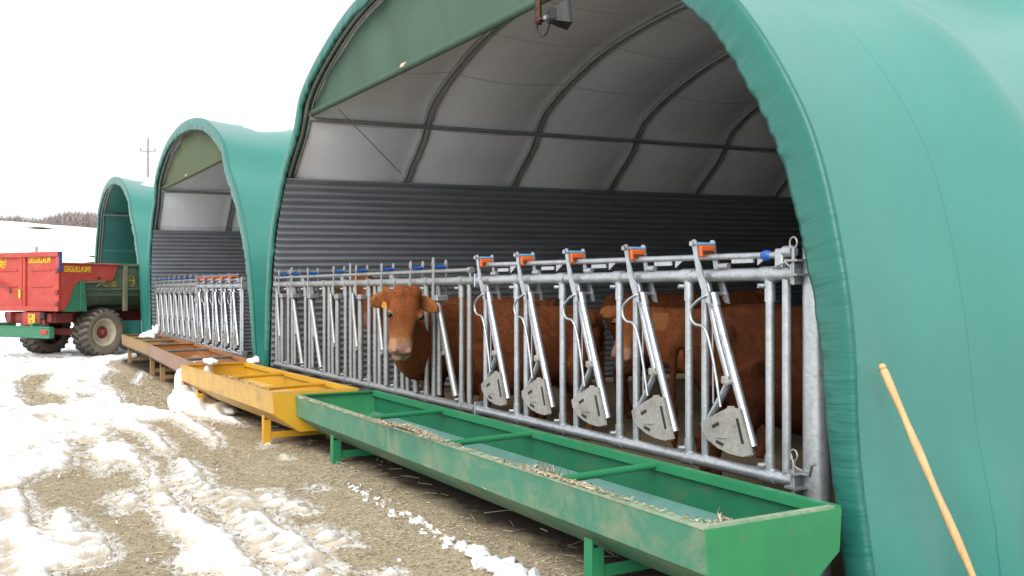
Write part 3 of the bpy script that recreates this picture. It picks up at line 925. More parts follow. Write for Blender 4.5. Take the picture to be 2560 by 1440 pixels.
# ------------------------------------------------------------------ steel post and feed barriers
def spline(pts, n=6):
    P = [V(*p) for p in pts]; m = len(P); out = []
    for i in range(m - 1):
        p0 = P[max(i - 1, 0)]; p1 = P[i]; p2 = P[i + 1]; p3 = P[min(i + 2, m - 1)]
        for t in np.linspace(0, 1, n, endpoint=False):
            out.append(0.5 * (2 * p1 + (p2 - p0) * t + (2 * p0 - 5 * p1 + 4 * p2 - p3) * t * t + (3 * p1 - p0 - 3 * p2 + p3) * t ** 3))
    out.append(P[-1]); return out

ZT, ZB = 1.428, 0.474
def rail(b, x0, x1, z, clamps, r=0.032):
    b.tube([(x0, 0, z), (x1, 0, z)], r, 16)
    for c in clamps:
        b.tube([(c - 0.045, 0, z), (c + 0.045, 0, z)], r + 0.006, 16)
def clamp_bar(x, y=0.0):
    b = MB()
    b.tube([(x, y, ZB), (x, y, ZT)], 0.0215, 12)
    for z0, z1, zb in ((ZT - 0.13, ZT - 0.02, ZT - 0.055), (ZB + 0.02, ZB + 0.10, ZB + 0.05)):
        b.tube([(x, y, z0), (x, y, z1)], 0.0265, 12)
        b.tube([(x - 0.02, -0.02, zb), (x - 0.032, -0.046, zb)], 0.012, 8)
    return b
def straight_bar(x, y=0.0):
    b = MB(); b.tube([(x, y, ZB), (x, y, ZT)], 0.0215, 12); return b

def new_panel(label):
    """five-place self-locking barrier; x = 0 at its far end, places run towards +x"""
    root = thing('feed_barrier', label, 'feed barrier', (0, 0, 0), group='feed barriers')
    K = [0.59, 1.165, 1.77, 2.38, 2.96]                     # clamped uprights, one at the near end of each place
    L = 3.14
    b = MB(); rail(b, 0.02, L, ZT, K)
    for x in (0.035, L - 0.01):
        b.box((x, 0, ZT), (0.012, 0.085, 0.10), None, 0.004)
    for x in [k - 0.34 for k in K]:                          # stubs under the sliding latch bar
        b.tube([(x, -0.01, ZT + 0.045), (x + 0.07, -0.01, ZT + 0.045)], 0.016, 8)
    b.build('top_rail', M['galv_new'], root)
    b = MB(); rail(b, 0.02, L, ZB, K)
    for x in (0.035, L - 0.01):
        b.box((x, 0, ZB), (0.012, 0.085, 0.12), None, 0.004)
    b.build('bottom_rail', M['galv_new'], root)
    zl = 1.532
    b = MB(); b.tube([(0.03, 0, zl + 0.008), (L - 0.12, 0, zl - 0.014)], 0.0165, 12)
    for k in [0.0] + K[:-1]:
        x = k + 0.40
        b.box((x, 0, zl - 0.035), (0.15, 0.012, 0.022))
        b.prism([(0, 0), (0.085, 0), (0, -0.05)], (x + 0.10, 0.005, zl - 0.01), (1, 0, 0), (0, 0, 1), (0, -1, 0), 0.008)
    lb = b.build('latch_bar', M['galv_new'], root)
    b = MB(); b.lathe([(0.001, -.036), (0.016, -.032), (0.025, -.015), (0.027, 0), (0.025, .015), (0.016, .030), (0.001, .034)], (L - 0.20, 0, zl - 0.014), (1, 0, 0), 18)
    b.build('knob', M['blue'], lb)
    b = MB(); b.box((L - 0.105, 0.0, zl - 0.03), (0.05, 0.05, 0.09), None, 0.006); b.tube([(L - .085, -.0, zl), (L - .03, .0, zl)], .028, 14)
    b.tube([(L - .12, -.03, zl - .07), (L - .05, -.034, zl - .05), (L - .01, -.03, zl - .08)], .005, 6)
    b.build('latch_bracket', M['galv_new'], root)
    straight_bar(L - 0.075).build('bar', M['galv_new'], root)
    for i, k in enumerate(K):
        clamp_bar(k).build('bar', M['galv_new'], root)
        a = k - 0.585 if i else 0.005                        # clamp of this place's far side
        straight_bar(a + 0.118, 0.012).build('bar', M['galv_new'], root)
        bent = spline([(a + .135, .012, ZT - .03), (a + .165, .008, 1.29), (a + .225, 0, 1.12), (a + .290, 0, .955), (a + .303, 0, .91), (a + .288, 0, .868), (a + .225, 0, .776), (a + .16, .004, .69), (a + .128, .010, .62), (a + .122, .012, .50)], 5)
        b = MB(); b.tube(bent, 0.0195, 12); b.build('throat_bar', M['galv_new'], root)
        # swinging arm, two head plates round the rail, catch, feed paddle and guard rod
        b = MB()
        b.tube([(a + .222, -.022, 1.305), (a + .497, -.022, .60)], 0.0225, 12)
        b.tube([(a + .212, -.022, 1.335), (a + .236, -.022, 1.27)], 0.0265, 12)
        arm = b.build('locking_arm', M['galv_new'], root)
        head = [(.098, 1.60), (.108, 1.612), (.126, 1.613), (.138, 1.602), (.150, 1.52), (.176, 1.46), (.19, 1.42), (.215, 1.375), (.235, 1.33), (.245, 1.285), (.212, 1.29), (.185, 1.335), (.165, 1.375), (.150, 1.41), (.135, 1.455), (.118, 1.53)]
        for yy in (-.066, .056):
            b = MB(); b.prism([(p[0] + a, p[1]) for p in head], (0, yy, 0), (1, 0, 0), (0, 0, 1), (0, 1, 0), 0.008)
            b.box((a + .165, yy + .004, 1.455), (.012, .012, .03)) if yy < 0 else None
            b.build('head_plate', M['galv_new'], arm)
        b = MB(); b.tube([(a + .116, -.078, 1.592), (a + .116, .07, 1.592)], .009, 8); b.tube([(a + .116, -.084, 1.592), (a + .116, -.066, 1.592)], .014, 8)
        b.build('pivot_pin', M['galv_new'], arm)
        b = MB(); b.tube([(a + .205, -.06, 1.335), (a + .205, .06, 1.335)], .010, 8); b.build('pivot_pin', M['galv_new'], arm)
        b = MB(); b.box((a + .139, -0.004, 1.552), (.036, .100, .062), None, .006)
        c = b.build('catch', M['orange'], arm)
        b = MB(); b.box((a + .134, -.004, 1.590), (.034, .104, .012), None, .003); b.build('cap', M['ltblue'], c)
        b = MB(); b.box((a + .158, -.004, 1.545), (.010, .07, .022)); b.build('slot', M['rusty'], c)
        pp = [(.160, .675), (.215, .708), (.300, .748), (.352, .772), (.358, .783), (.398, .787), (.404, .779), (.452, .778), (.530, .568), (.512, .556), (.44, .548), (.365, .551), (.285, .567), (.215, .597), (.172, .635)]
        b = MB(); b.prism([(p[0] + a - .006, p[1]) for p in pp], (0, -.052, 0), (1, 0, 0), (0, 0, 1), (0, 1, 0), 0.006)
        b.prism([(a + .398, .779), (a + .446, .778), (a + .524, .568), (a + .462, .55)], (0, -.0535, 0), (1, 0, 0), (0, 0, 1), (0, -1, 0), 0.010)
        b.prism([(a + .268, .652), (a + .30, .675), (a + .338, .66), (a + .352, .625), (a + .27, .618)], (0, -.0525, 0), (1, 0, 0), (0, 0, 1), (0, -1, 0), 0.007)
        pd = b.build('paddle', M['galv_pad'], arm)
        def slot(x0, z0, x1, z1, w, y):
            d = unit((x1 - x0, 0, z1 - z0)); q = V(-d[2], 0, d[0])
            b.prism([(0, -w), (math.hypot(x1 - x0, z1 - z0), -w), (math.hypot(x1 - x0, z1 - z0), w), (0, w)], (a + x0, y, z0), d, q, (0, -1, 0), 0.0035)
        for q in ((.243, .668, .290, .692, .008, -.0515), (.270, .599, .320, .588, .008, -.0515), (.430, .732, .470, .615, .008, -.0633)):
            b = MB(); slot(*q); b.build('slot', M['black'], pd)
        rod = spline([(a + .222, -.05, 1.335), (a + .262, -.055, 1.392) if False else (a + .205, -.07, 1.322), (a + .150, -.075, 1.295), (a + .104, -.075, 1.255), (a + .108, -.075, 1.205), (a + .140, -.072, 1.178), (a + .182, -.07, 1.172), (a + .212, -.068, 1.145), (a + .238, -.065, 1.08), (a + .268, -.062, .97), (a + .310, -.06, .775)], 5)
        b = MB(); b.tube(rod, 0.0078, 8); b.build('guard_rod', M['galv_new'], arm)
        b = MB(); b.tube([(a + .150, .03, 1.34), (a + .158, .03, .77)], 0.006, 6); b.build('link_rod', M['galv_new'], arm)
        b = MB(); b.box((a + .310, -.018, .905), (.052, .04, .040), None, .006); b.tube([(a + .352, -.06, .900), (a + .352, -.02, .900)], .015, 10); b.tube([(a + .352, -.066, .900), (a + .352, -.055, .900)], .009, 6)
        b.build('pivot_bracket', M['galv_pad'], arm)
        b = MB(); b.box((a + .172, -.03, 1.325), (.02, .02, .035), None, .004); b.build('buffer', M['black'], arm)
    return root

def old_panel(label, pitch, states, L):
    root = thing('feed_barrier', label, 'feed barrier', (0, 0, 0), group='feed barriers')
    n = len(states)
    K = [L - 0.23 - pitch * (n - 1 - i) for i in range(n)]
    b = MB(); rail(b, 0.0, L, ZT, K); 
    b.tube([(L - .02, 0, ZT), (L + .02, 0, ZT)], .02, 10)
    b.tube([(0.02, -.01, ZT), (0.02, -.01, ZT + .10)], .008, 6)
    b.build('top_rail', M['galv_old'], root)
    b = MB(); rail(b, 0.0, L, ZB, K); b.build('bottom_rail', M['galv_old'], root)
    zl = 1.510
    b = MB(); b.tube([(0.05, 0, zl), (L - 0.08, 0, zl)], 0.0155, 12); b.tube([(L - .12, 0, zl), (L - .06, 0, zl)], .024, 12); b.tube([(L - .09, 0, zl), (L - .085, 0, ZT)], .012, 8)
    for k in K[1:-1:2]: b.box((k - .1, 0, zl - .03), (.09, .012, .04))
    b.build('latch_bar', M['galv_old'], root)
    for i, k in enumerate(K):
        clamp_bar(k).build('bar', M['galv_old'], root)
        if i == n - 1:
            straight_bar(k + .13).build('bar', M['galv_old'], root)
        a = k - pitch
        straight_bar(a + .115, .012).build('bar', M['galv_old'], root)
        locked = states[i]
        # throat tube: straight below, cranked above
        b = MB()
        pts = [(a + .20, .012, ZT - .02), (a + .205, .012, 1.25), (a + .215, .012, .52)] if not locked else [(a + .22, .012, ZT - .02), (a + .225, .012, ZB)]
        b.tube(pts, .0215, 12); b.build('bar', M['galv_old'], root)
        if not locked:                                            # arm leaning open to the right
            p0, p1 = (a + .24, -.022, 1.30), (a + .575, -.022, .545)
            hx = a + .235
        else:                                                     # arm upright
            p0, p1 = (a + .455, -.022, 1.30), (a + .462, -.022, .515)
            hx = a + .43
        b = MB(); b.tube([p0, p1], 0.0255, 12)
        arm = b.build('locking_arm', M['galv_old'], root)
        if locked:
            b = MB(); b.tube([(a + .27, -.03, 1.33), (a + .30, -.03, 1.15), (a + .425, -.045, .82)], .019, 10)
        else:
            b = MB(); b.tube([(a + .225, -.005, 1.30), (a + .27, -.005, 1.10), (a + .395, -.03, .88)], .017, 10)
        q = b.v[-1][0]
        e = V(a + .430, -.05, .80) if locked else V(a + .402, -.05, .865)
        b.tube([e + V(0, -.012, 0), e + V(0, .03, 0)], .020, 10)
        b.build('brace', M['galv_old'], arm)
        lean = -.035 if locked else 0.0
        for yy in (-.060, .052):
            hk = [(hx - .02 + lean * -1.2, 1.31), (hx + .022 + lean * -1.2, 1.31), (hx + .022, 1.44), (hx + .030, 1.56), (hx + .026, 1.590), (hx + .010, 1.604), (hx - .008, 1.600), (hx - .020, 1.582), (hx - .020, 1.545), (hx - .002, 1.545), (hx + .004, 1.575), (hx + .010, 1.575), (hx + .006, 1.50), (hx - .006, 1.42)]
            if locked:
                hk = [(p[0] - (1.60 - p[1]) * 0.16, p[1]) for p in hk]
            b = MB(); b.prism(hk, (0, yy, 0), (1, 0, 0), (0, 0, 1), (0, 1, 0), 0.007); b.build('hook', M['galv_old'], arm)
        b = MB(); b.box((hx + (.03 if not locked else .06), -.004, 1.295), (.095, .11, .05), None, .008); b.build('yoke', M['galv_old'], arm)
        b = MB(); b.tube([(hx + .004, -.058, 1.545), (hx + .004, .050, 1.545)], .0145, 12); b.build('sleeve', M['blue'], arm)
    for x in [K[j] - pitch * .78 for j in range(1, n, 3)]:
        b = MB(); b.prism([(-.022, -.11), (.022, -.11), (.022, .11), (.014, .125), (-.014, .125), (-.022, .11)], (x, -.01, 1.50), (1, 0, 0), (0, 0, 1), (0, 1, 0), .006); b.build('guide', M['galv_old'], root)
    return root

nb = new_panel('bright five-place galvanised barrier with orange catches, in front of the nearest shed\'s cows')
nb.location = (-6.285, 0, 0)
nb2 = copy_tree(nb)
nb2.location = (-16.15, 0.08, -0.01); nb2.scale = (0.93, 1, 1)
nb2['label'] = 'five-place galvanised barrier with orange catches under the middle shed'
ob_ = old_panel('older grey eight-place barrier with the cow\'s head poking out between its bars', 0.63, [1, 0, 0, 1, 1, 1, 1, 0], 5.16)
ob_.location = (-11.46, 0, -0.004)
ob2 = old_panel('older grey eight-place barrier beyond the brown trough, in the middle shed', 0.465, [0] * 8, 3.86)
ob2.location = (-20.02, 0.10, 0.02)

post = thing('steel_post', 'thick round galvanised post at the near end of the bright barrier', 'post', (-3.09, 0.03, 0))
b = MB(); b.tube([(-3.095, .06, 0), (-3.095, .06, 1.60)], .062, 28); b.build('shaft', M['galv_new'], post)
for z, nm in ((ZT + .03, 0), (ZB + .02, 1)):
    b = MB()
    b.box((-3.125, -.03, z + .03), (.075, .09, .010)); b.box((-3.125, -.03, z - .035), (.075, .09, .010))
    b.tube([(-3.13, -.05, z - .08), (-3.13, -.05, z + .09)], .009, 8)
    ring = [(-3.13 + .022 * math.cos(t), -.05, z + .11 + .026 * math.sin(t)) for t in np.linspace(0, 6.28, 14)]
    b.tube(ring, .0045, 6)
    if nm:
        b.tube([(-3.10, -.06, z + .03), (-3.05, -.075, z + .04), (-3.01, -.08, z + .04), (-2.995, -.08, z + .09), (-2.97, -.085, z + .095)], .008, 6)
        b.tube([(-3.14, -.055, z + .115), (-3.10, -.08, z + .07), (-3.06, -.07, z + .05)], .004, 5)
    b.build('hinge_pin', M['galv_old'], post)
b = MB(); b.tube([(-11.60, .16, 0), (-11.60, .16, 1.50)], .05, 20); tag(b.build('steel_post', M['pipe_dark']), 'dull post at the far end of the older grey barrier, beside the nearest shed', 'post')

# ------------------------------------------------------------------ feed troughs
def trough(label, x0, x1, zr, yf, yb, mats, bars, legs, slope=0.0, ends=True):
    """x0 < x1; yf front rim, yb rear rim (both given at x1), slope = dy/dx drift of the whole trough"""
    root = thing('feed_trough', label, 'feed trough', ((x0 + x1) / 2, (yf + yb) / 2, 0), group='feed troughs in front of the barriers')
    Y = lambda y, x: y + slope * (x1 - x)
    w = yb - yf; fd, bd = .175, .335
    sec = [(0, 0), (0.012, -fd), (.235, -bd), (w - .235, -bd), (w - .012, -fd), (w, 0)]
    t = .006
    def sheet(i0, i1, mat, name, inner=False):
        b = MB(); n = 40
        pts = sec[i0:i1 + 1]
        c = V(w / 2, -.1)
        for off in (0.0,):
            P = np.zeros((n, len(pts), 3))
            for i, x in enumerate(np.linspace(x0, x1, n)):
                for j, (y, z) in enumerate(pts):
                    d = unit(c - V(y, z)) * (t if inner else 0)
                    dz = .004 * math.sin(x * 2.1) if False else 0
                    P[i, j] = (x, Y(yf + y + d[0], x) + .004 * float(vnoise(x * 1.7, 3.3)), zr + z + d[1])
            b.grid(P, smooth=False, flip=not inner)
        return b.build(name, mat, root)
    sheet(0, 1, mats['front'], 'front_panel'); sheet(1, 2, mats['front_low'], 'sloping_panel'); sheet(2, 3, mats['front_low'], 'floor_panel')
    sheet(3, 4, mats['front_low'], 'sloping_panel'); sheet(4, 5, mats['front'], 'back_panel')
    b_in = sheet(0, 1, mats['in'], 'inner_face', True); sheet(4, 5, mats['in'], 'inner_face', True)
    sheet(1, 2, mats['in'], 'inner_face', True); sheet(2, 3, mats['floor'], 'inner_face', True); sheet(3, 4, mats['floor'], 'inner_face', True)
    # rolled angle rims
    for nm, yy, o in (('rim', yf, 1), ('rim', yb, -1)):
        b = MB()
        pts0 = [(x, Y(yy, x) + o * .016, zr + .003) for x in np.linspace(x0, x1, 8)]
        for p, q in zip(pts0[:-1], pts0[1:]):
            d = unit(V(*q) - V(*p)); R = np.stack([d, np.cross((0, 0, 1), d), V(0, 0, 1)], -1)
            b.box((V(*p) + V(*q)) / 2, (np.linalg.norm(V(*q) - V(*p)), .040, .012), R)
            if o < 0: b.box((V(*p) + V(*q)) / 2 + V(0, -.021, -.018), (np.linalg.norm(V(*q) - V(*p)), .006, .04), R)
        b.build(nm, mats['rim'] if o > 0 else mats['rim_back'], root)
    for x, o in ((x0, -1), (x1, 1)):
        poly = [(yf + p[0], zr + p[1]) for p in sec]
        b = MB(); b.prism([(Y(p[0], x), p[1]) for p in poly], (x, 0, 0), (0, 1, 0), (0, 0, 1), (o, 0, 0), .008)
        b.build('end_plate', mats['end'], root)
        b = MB(); b.box((x - o * .013, Y((yf + yb) / 2, x), zr + .004), (.034, w - .07, .012)); b.build('rim', mats['rim'] if o > 0 else mats['rim_back'], root)
    for xf, xb in bars:
        b = MB(); b.tube([(xf, Y(yf, xf) + .03, zr - .012), (xb, Y(yb, xb) - .03, zr - .012)], .019, 10); b.build('cross_bar', mats['bar'], root)
    for x, wd in legs:
        for side in (0, 1):
            y = Y(yf if side == 0 else yb, x); o = 1 if side == 0 else -1
            b = MB()
            b.box((x, y + o * .062, (zr - .235) / 2), (wd, .008, zr - .235)); b.box((x + wd / 2 - .004, y + o * .0945, (zr - .275) / 2), (.008, .057, zr - .275))
            if side == 0: b.box((x + .02, Y((yf + yb) / 2, x), .075), (.008, w - .2, .055))
            b.build('leg', mats['leg'], root)
    return root
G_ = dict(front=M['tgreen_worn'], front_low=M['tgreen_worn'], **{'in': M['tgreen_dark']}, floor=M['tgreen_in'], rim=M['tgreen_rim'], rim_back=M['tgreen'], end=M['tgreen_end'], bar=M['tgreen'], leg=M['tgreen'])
tg = trough('long green feed trough nearest the camera, with scraped front and a bright green end', -7.95, -2.735, .462, -.925, -.20, G_, [(-6.38, -6.50), (-5.07, -5.17), (-3.84, -3.92)], [(-7.18, .065), (-3.60, .065)], 0.014)
Y_ = dict(front=M['tyellow_worn'], front_low=M['tyellow_worn'], **{'in': M['tyellow']}, floor=M['tyellow_worn'], rim=M['tyellow_worn'], rim_back=M['tyellow'], end=M['tyellow'], bar=M['tyellow'], leg=M['tyellow'])
ty = trough('yellow feed trough pushed up against the far end of the green one', -11.55, -7.975, .487, -1.045, -.285, Y_, [(-9.75, -9.98), (-8.52, -8.72)], [(-11.0, .06), (-8.45, .06)], -0.012)
B_ = dict(front=M['tbrown'], front_low=M['tbrown'], **{'in': M['trust']}, floor=M['tbrown'], rim=M['tbrown'], rim_back=M['trust'], end=M['trust'], bar=M['tgrey'], leg=M['tfaded'])
tb = trough('rusty brown feed trough between the yellow one and the faded one', -15.95, -11.58, .500, -.97, -.24, B_, [(-14.30, -14.50), (-12.45, -12.70)], [(-14.9, .05)], 0.055)
F_ = dict(front=M['tfaded'], front_low=M['tgrey'], **{'in': M['tgrey']}, floor=M['tgrey'], rim=M['tfaded'], rim_back=M['trust'], end=M['tfaded'], bar=M['tfaded'], leg=M['tfaded'])
tf = trough('short faded ochre trough farthest from the camera, by the trailer wheel', -19.6, -15.97, .505, -.72, -.05, F_, [(-17.3, -17.5), (-18.6, -18.9)], [(-19.1, .06), (-16.2, .06)], 0.03)

# straw, feed and snow left on the troughs
def clump(name, label, n, fx, fy, fz, lo, hi, seed, wid=.003, tilt=.5, group=None):
    P = slivers(n, fx, fy, fz, lo, hi, seed, wid, tilt)
    o = straw_mesh(name, P, straw_cols(n, seed)); return tag(o, label, 'hay', group)
def blob(cx, cy, z0, sx, sy, h):
    return (lambda r, n: cx + r.normal(0, sx, n), lambda r, n: cy + r.normal(0, sy, n), lambda x, y: z0 + h * np.exp(-((x - cx) / (1.2 * sx)) ** 2 - ((y - cy) / (1.2 * sy)) ** 2) * np.random.default_rng(int(abs(cx * 999))).uniform(0, 1, x.shape))
clump('hay_clump', 'clump of dry hay caught on the third cross bar of the green trough', 520, *blob(-4.50, -.55, .27, .12, .09, .12), .03, .11, 41)
clump('hay_clump', 'small pile of hay in the near corner of the green trough', 350, *blob(-2.98, -.62, .33, .06, .07, .09), .03, .10, 42)
clump('hay_clump', 'few upright stalks on the green trough floor between its third bar and near end', 60, *blob(-3.62, -.45, .16, .09, .08, .12), .04, .14, 43)
P_ = np.concatenate([slivers(900, lambda r, n: -5.55 + r.normal(0, .26, n), lambda r, n: -.895 + r.normal(0, .018, n), lambda x, y: x * 0 + .475 + .02 * np.exp(-((x + 5.5) / .2) ** 2), .012, .05, 45, .0035, .25),
                     slivers(500, lambda r, n: r.uniform(-7.7, -2.8, n), lambda r, n: -.90 + r.normal(0, .014, n), lambda x, y: x * 0 + .472, .01, .04, 46, .003, .2),
                     slivers(300, lambda r, n: -3.75 + r.normal(0, .22, n), lambda r, n: -.905 + r.normal(0, .013, n), lambda x, y: x * 0 + .474, .01, .035, 47, .0035, .2)])
P_ = np.concatenate([P_, slivers(160, lambda r, n: r.uniform(-7.8, -2.9, n), lambda r, n: r.uniform(-.62, -.40, n), lambda x, y: x * 0 + .136, .015, .06, 48, .003, .1),
                     slivers(120, lambda r, n: r.uniform(-11.3, -8.1, n), lambda r, n: r.uniform(-.78, -.52, n), lambda x, y: x * 0 + .160, .015, .06, 49, .004, .1),
                     slivers(260, lambda r, n: -9.1 + r.normal(0, .5, n), lambda r, n: -1.01 + r.normal(0, .012, n), lambda x, y: x * 0 + .497, .01, .04, 50, .004, .2)])
tag(straw_mesh('chaff', P_, straw_cols(len(P_), 6)), kind='stuff')
b = MB(); b.lump((-8.9, -.72, .20), (.13, .08, .04), 5, 12, .5); tag(b.build('feed_clump', M['ground']), 'dark lump of old feed on the floor of the yellow trough', 'feed')
b = MB()
for p, s in (((-18.15, -.33, .56), (.36, .11, .08)), ((-17.95, -.27, .64), (.16, .07, .10)), ((-18.5, -.37, .52), (.22, .10, .05))): b.lump(p, s, int(abs(p[0] * 100)), 16, .25)
tag(b.build('snow_lump', M['snow_clean']), 'long pile of snow lying across the short faded trough', 'snow lump')
b = MB()
for p, s in (((-11.45, -.80, .53), (.13, .06, .04)), ((-11.25, -.78, .535), (.08, .05, .035))): b.lump(p, s, int(abs(p[0] * 100)), 12, .35)
tag(b.build('snow_lump', M['snow_clean']), 'snow blob on the near end of the brown trough', 'snow lump')
b = MB()
for p, s in (((-11.50, -.26, .51), (.14, .07, .04)), ((-11.36, -.25, .53), (.06, .05, .05))): b.lump(p, s, int(abs(p[0] * 100)) + 3, 12, .35)
tag(b.build('snow_lump', M['snow_clean']), 'snow blob on the far rear corner of the yellow trough', 'snow lump')

# ------------------------------------------------------------------ cattle
def ell(c, a, b, ra, rb, n=20, pw=2.0):
    out = []
    for k in range(n):
        t = 2 * math.pi * k / n; ct, st = math.cos(t), math.sin(t)
        out.append(c + a * ra * math.copysign(abs(ct) ** (2 / pw), ct) + b * rb * math.copysign(abs(st) ** (2 / pw), st))
    return out
def add_ball(b, c, r, n=12):
    pr = [(max(1e-3, math.sin(math.pi * i / n)), -math.cos(math.pi * i / n)) for i in range(n + 1)]
    r = V(*([r] * 3 if np.isscalar(r) else r))
    rings = [[V(*c) + r * V(q * math.cos(2 * math.pi * k / n), q * math.sin(2 * math.pi * k / n), h) for k in range(n)] for q, h in pr]
    b.loft(rings, True)

TAG = None
def cow(label, pos, heading, poll, down, face, neck, tags=True, scale=1.0, voxel=0.013, tone=1.0, body=True):
    """pos: ground point under the chest; heading: direction the body faces (radians from +X);
       poll/down/face: head pose in world space; neck: extra world points from withers to the poll"""
    root = thing('cow', label, 'cow', (pos[0], pos[1], pos[2]), group='reddish brown cows behind the barriers')
    ch, shh = math.cos(heading), math.sin(heading)
    Fd, Ld, Ud = V(ch, shh, 0), V(-shh, ch, 0), V(0, 0, 1)
    W = lambda x, y, z: V(*pos) + scale * (Fd * x + Ld * y + Ud * z)
    b = MB()
    st = [(-.93, 1.13, .05, .06), (-.90, 1.08, .15, .16), (-.80, 1.00, .225, .25), (-.62, .96, .275, .32), (-.38, .91, .30, .36), (-.10, .865, .325, .40), (.18, .85, .315, .415), (.42, .88, .27, .405), (.58, .93, .21, .35), (.70, .99, .15, .27), (.78, 1.03, .10, .18)]
    b.loft([ell(W(x, 0, z), Ld, Ud, hw * scale, hh * scale, 24, 2.3) for x, z, hw, hh in st])
    for s in (-1, 1):
        for P, R in ((((.46, .15, .92), (.43, .19, .72), (.38, .19, .58), (.43, .18, .36), (.42, .18, .14), (.45, .18, .05), (.47, .18, 0)), (.16, .12, .082, .052, .036, .048, .056)),
                     (((-.62, .17, .92), (-.52, .20, .72), (-.58, .19, .58), (-.77, .18, .43), (-.74, .18, .16), (-.70, .18, .06), (-.68, .18, 0)), (.21, .15, .10, .058, .038, .048, .056))):
            b.tube([W(p[0], s * p[1], p[2]) for p in P], [r * scale for r in R], 14)
        add_ball(b, W(-.70, s * .19, 1.14), .085 * scale)          # hip bones
    b.tube([W(-.90, 0, 1.16), W(-.99, 0, 1.05), W(-1.0, .01, .8), W(-.98, .02, .5), W(-.98, .02, .38)], [.035, .03, .022, .03, .015], 10)
    # head
    u, n = unit(down), unit(face); n = unit(n - u * (u @ n)); w = np.cross(n, u); p0 = V(*poll)
    HL = .88
    Hd = lambda a, s, d: p0 + scale * (u * a * HL + w * s * 1.03 + n * d)
    hs = [(-.05, -.065, .075, .055), (-.015, -.055, .112, .09), (.05, -.05, .128, .112), (.12, -.05, .131, .124), (.19, -.05, .134, .125), (.26, -.045, .118, .115), (.34, -.035, .096, .096), (.41, -.028, .088, .084), (.465, -.028, .098, .080), (.515, -.032, .100, .070), (.550, -.038, .086, .054), (.572, -.043, .05, .03)]
    b.loft([ell(Hd(a, 0, c), w, n, hw * scale, hd * scale, 24, 2.5) for a, c, hw, hd in hs])
    for s in (-1, 1):
        add_ball(b, Hd(.175, s * .112, .028), .036 * scale)
        add_ball(b, Hd(.515, s * .058, .024), .028 * scale)
    [add_ball(b, Hd(.0, q_, -.015), .075 * scale) for q_ in (-.05, .0, .05)]                   # woolly poll
    add_ball(b, Hd(.575, 0, -.075), (.05 * scale,) * 3)            # chin
    for s in (-1, 1):
        rings = []
        for q, (ow, dn, hh, tt) in enumerate(((.09, .055, .035, .03), (.135, .058, .052, .026), (.18, .070, .070, .020), (.225, .085, .072, .017), (.262, .098, .052, .015), (.288, .108, .02, .012))):
            rings.append(ell(Hd(dn, s * ow, -.055 - .02 * math.sin(q)), u, n, hh * scale, tt * scale, 14))
        b.loft(rings)
    # neck from the withers to the back of the skull, deeper than wide, with dewlap
    npts = [W(.50, 0, .98)] + [V(*q) for q in neck] + [Hd(.10, 0, -.09)]
    nr = np.linspace(0, 1, len(npts)); rings = []
    sp = spline(npts, 6)
    for i, c in enumerate(sp):
        t = i / (len(sp) - 1); d = unit(sp[min(i + 1, len(sp) - 1)] - sp[max(i - 1, 0)])
        sd = unit(np.cross(Ud, d)); up = np.cross(d, sd)
        hw = (.20 * (1 - t) + .105 * t) * scale; hh = (.33 * (1 - t) + .155 * t + .06 * math.sin(math.pi * t)) * scale
        rings.append(ell(c - up * (.03 + .06 * math.sin(math.pi * t)) * scale, sd, up, hw, hh, 20))
    b.loft(rings)
    tmp = b.build('tmp_cow', M['coat'])
    md = tmp.modifiers.new('r', 'REMESH'); md.mode = 'VOXEL'; md.voxel_size = voxel; md.use_smooth_shade = True
    ms = tmp.modifiers.new('s', 'SMOOTH'); ms.factor = 0.5; ms.iterations = 5
    dg = bpy.context.evaluated_depsgraph_get(); dg.update()
    me = bpy.data.meshes.new_from_object(tmp.evaluated_get(dg))
    bpy.data.objects.remove(tmp)
    nv = len(me.vertices); co = np.zeros(nv * 3); me.vertices.foreach_get('co', co); co = co.reshape(-1, 3)
    rel = (co - p0) / scale; hu, hw_, hn = rel @ u / HL, rel @ w / 1.03, rel @ n
    near = np.linalg.norm(rel - u * .28, axis=1) < .46
    dist = np.linalg.norm(rel - u * .2, axis=1)
    nr_ = np.zeros(nv * 3); me.vertices.foreach_get('normal', nr_); nr_ = nr_.reshape(-1, 3)
    # tufts: the winter coat is rough
    f1 = fbm(co[:, 0] * 26 + co[:, 1] * 9, co[:, 2] * 22 + co[:, 1] * 21, 3)
    amp = np.where(near, .006 + .010 * sstep(.16, -.02, hu), .012) * np.where(near & (hu > .44), .1, 1)
    co = co + nr_ * (f1 * amp)[:, None] * scale
    base = np.array([0.222, 0.067, 0.0215]) * tone  # tone below one paints the shed's shade into the whole coat
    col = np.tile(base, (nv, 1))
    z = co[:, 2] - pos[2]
    col = col * (1 - .32 * sstep(.45, .95, dist))[:, None]      # shed shade put into the colour: coat darkens away from the head
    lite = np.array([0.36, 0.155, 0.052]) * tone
    def blend(m, c):
        nonlocal col
        col = col * (1 - m[:, None]) + np.array(c) * m[:, None]
    hm = near & (hn > -.15) & (np.abs(hw_) < .16) & ((hu < .34) | (hn > -.112) & (np.abs(hw_) < .112))
    blend(np.where(hm, .55 * sstep(.20, .40, hu) * sstep(.125, .06, np.abs(hw_)) * sstep(-.14, -.03, hn), 0), lite)
    blend(np.where(hm, .15 * sstep(.1, -.02, hu) * sstep(.14, .08, np.abs(hw_)) * sstep(-.12, -.02, hn), 0), np.array([.20, .058, .017]) * tone)
    blend(np.where(hm, sstep(.375, .44, hu) * .8, 0), np.array([.44, .25, .125]) * tone)
    blend(np.where(hm, sstep(.435, .465, hu) * sstep(.09, .07, np.abs(hw_)) * sstep(-.04, .0, hn), 0), np.array([.41, .22, .165]) * tone)
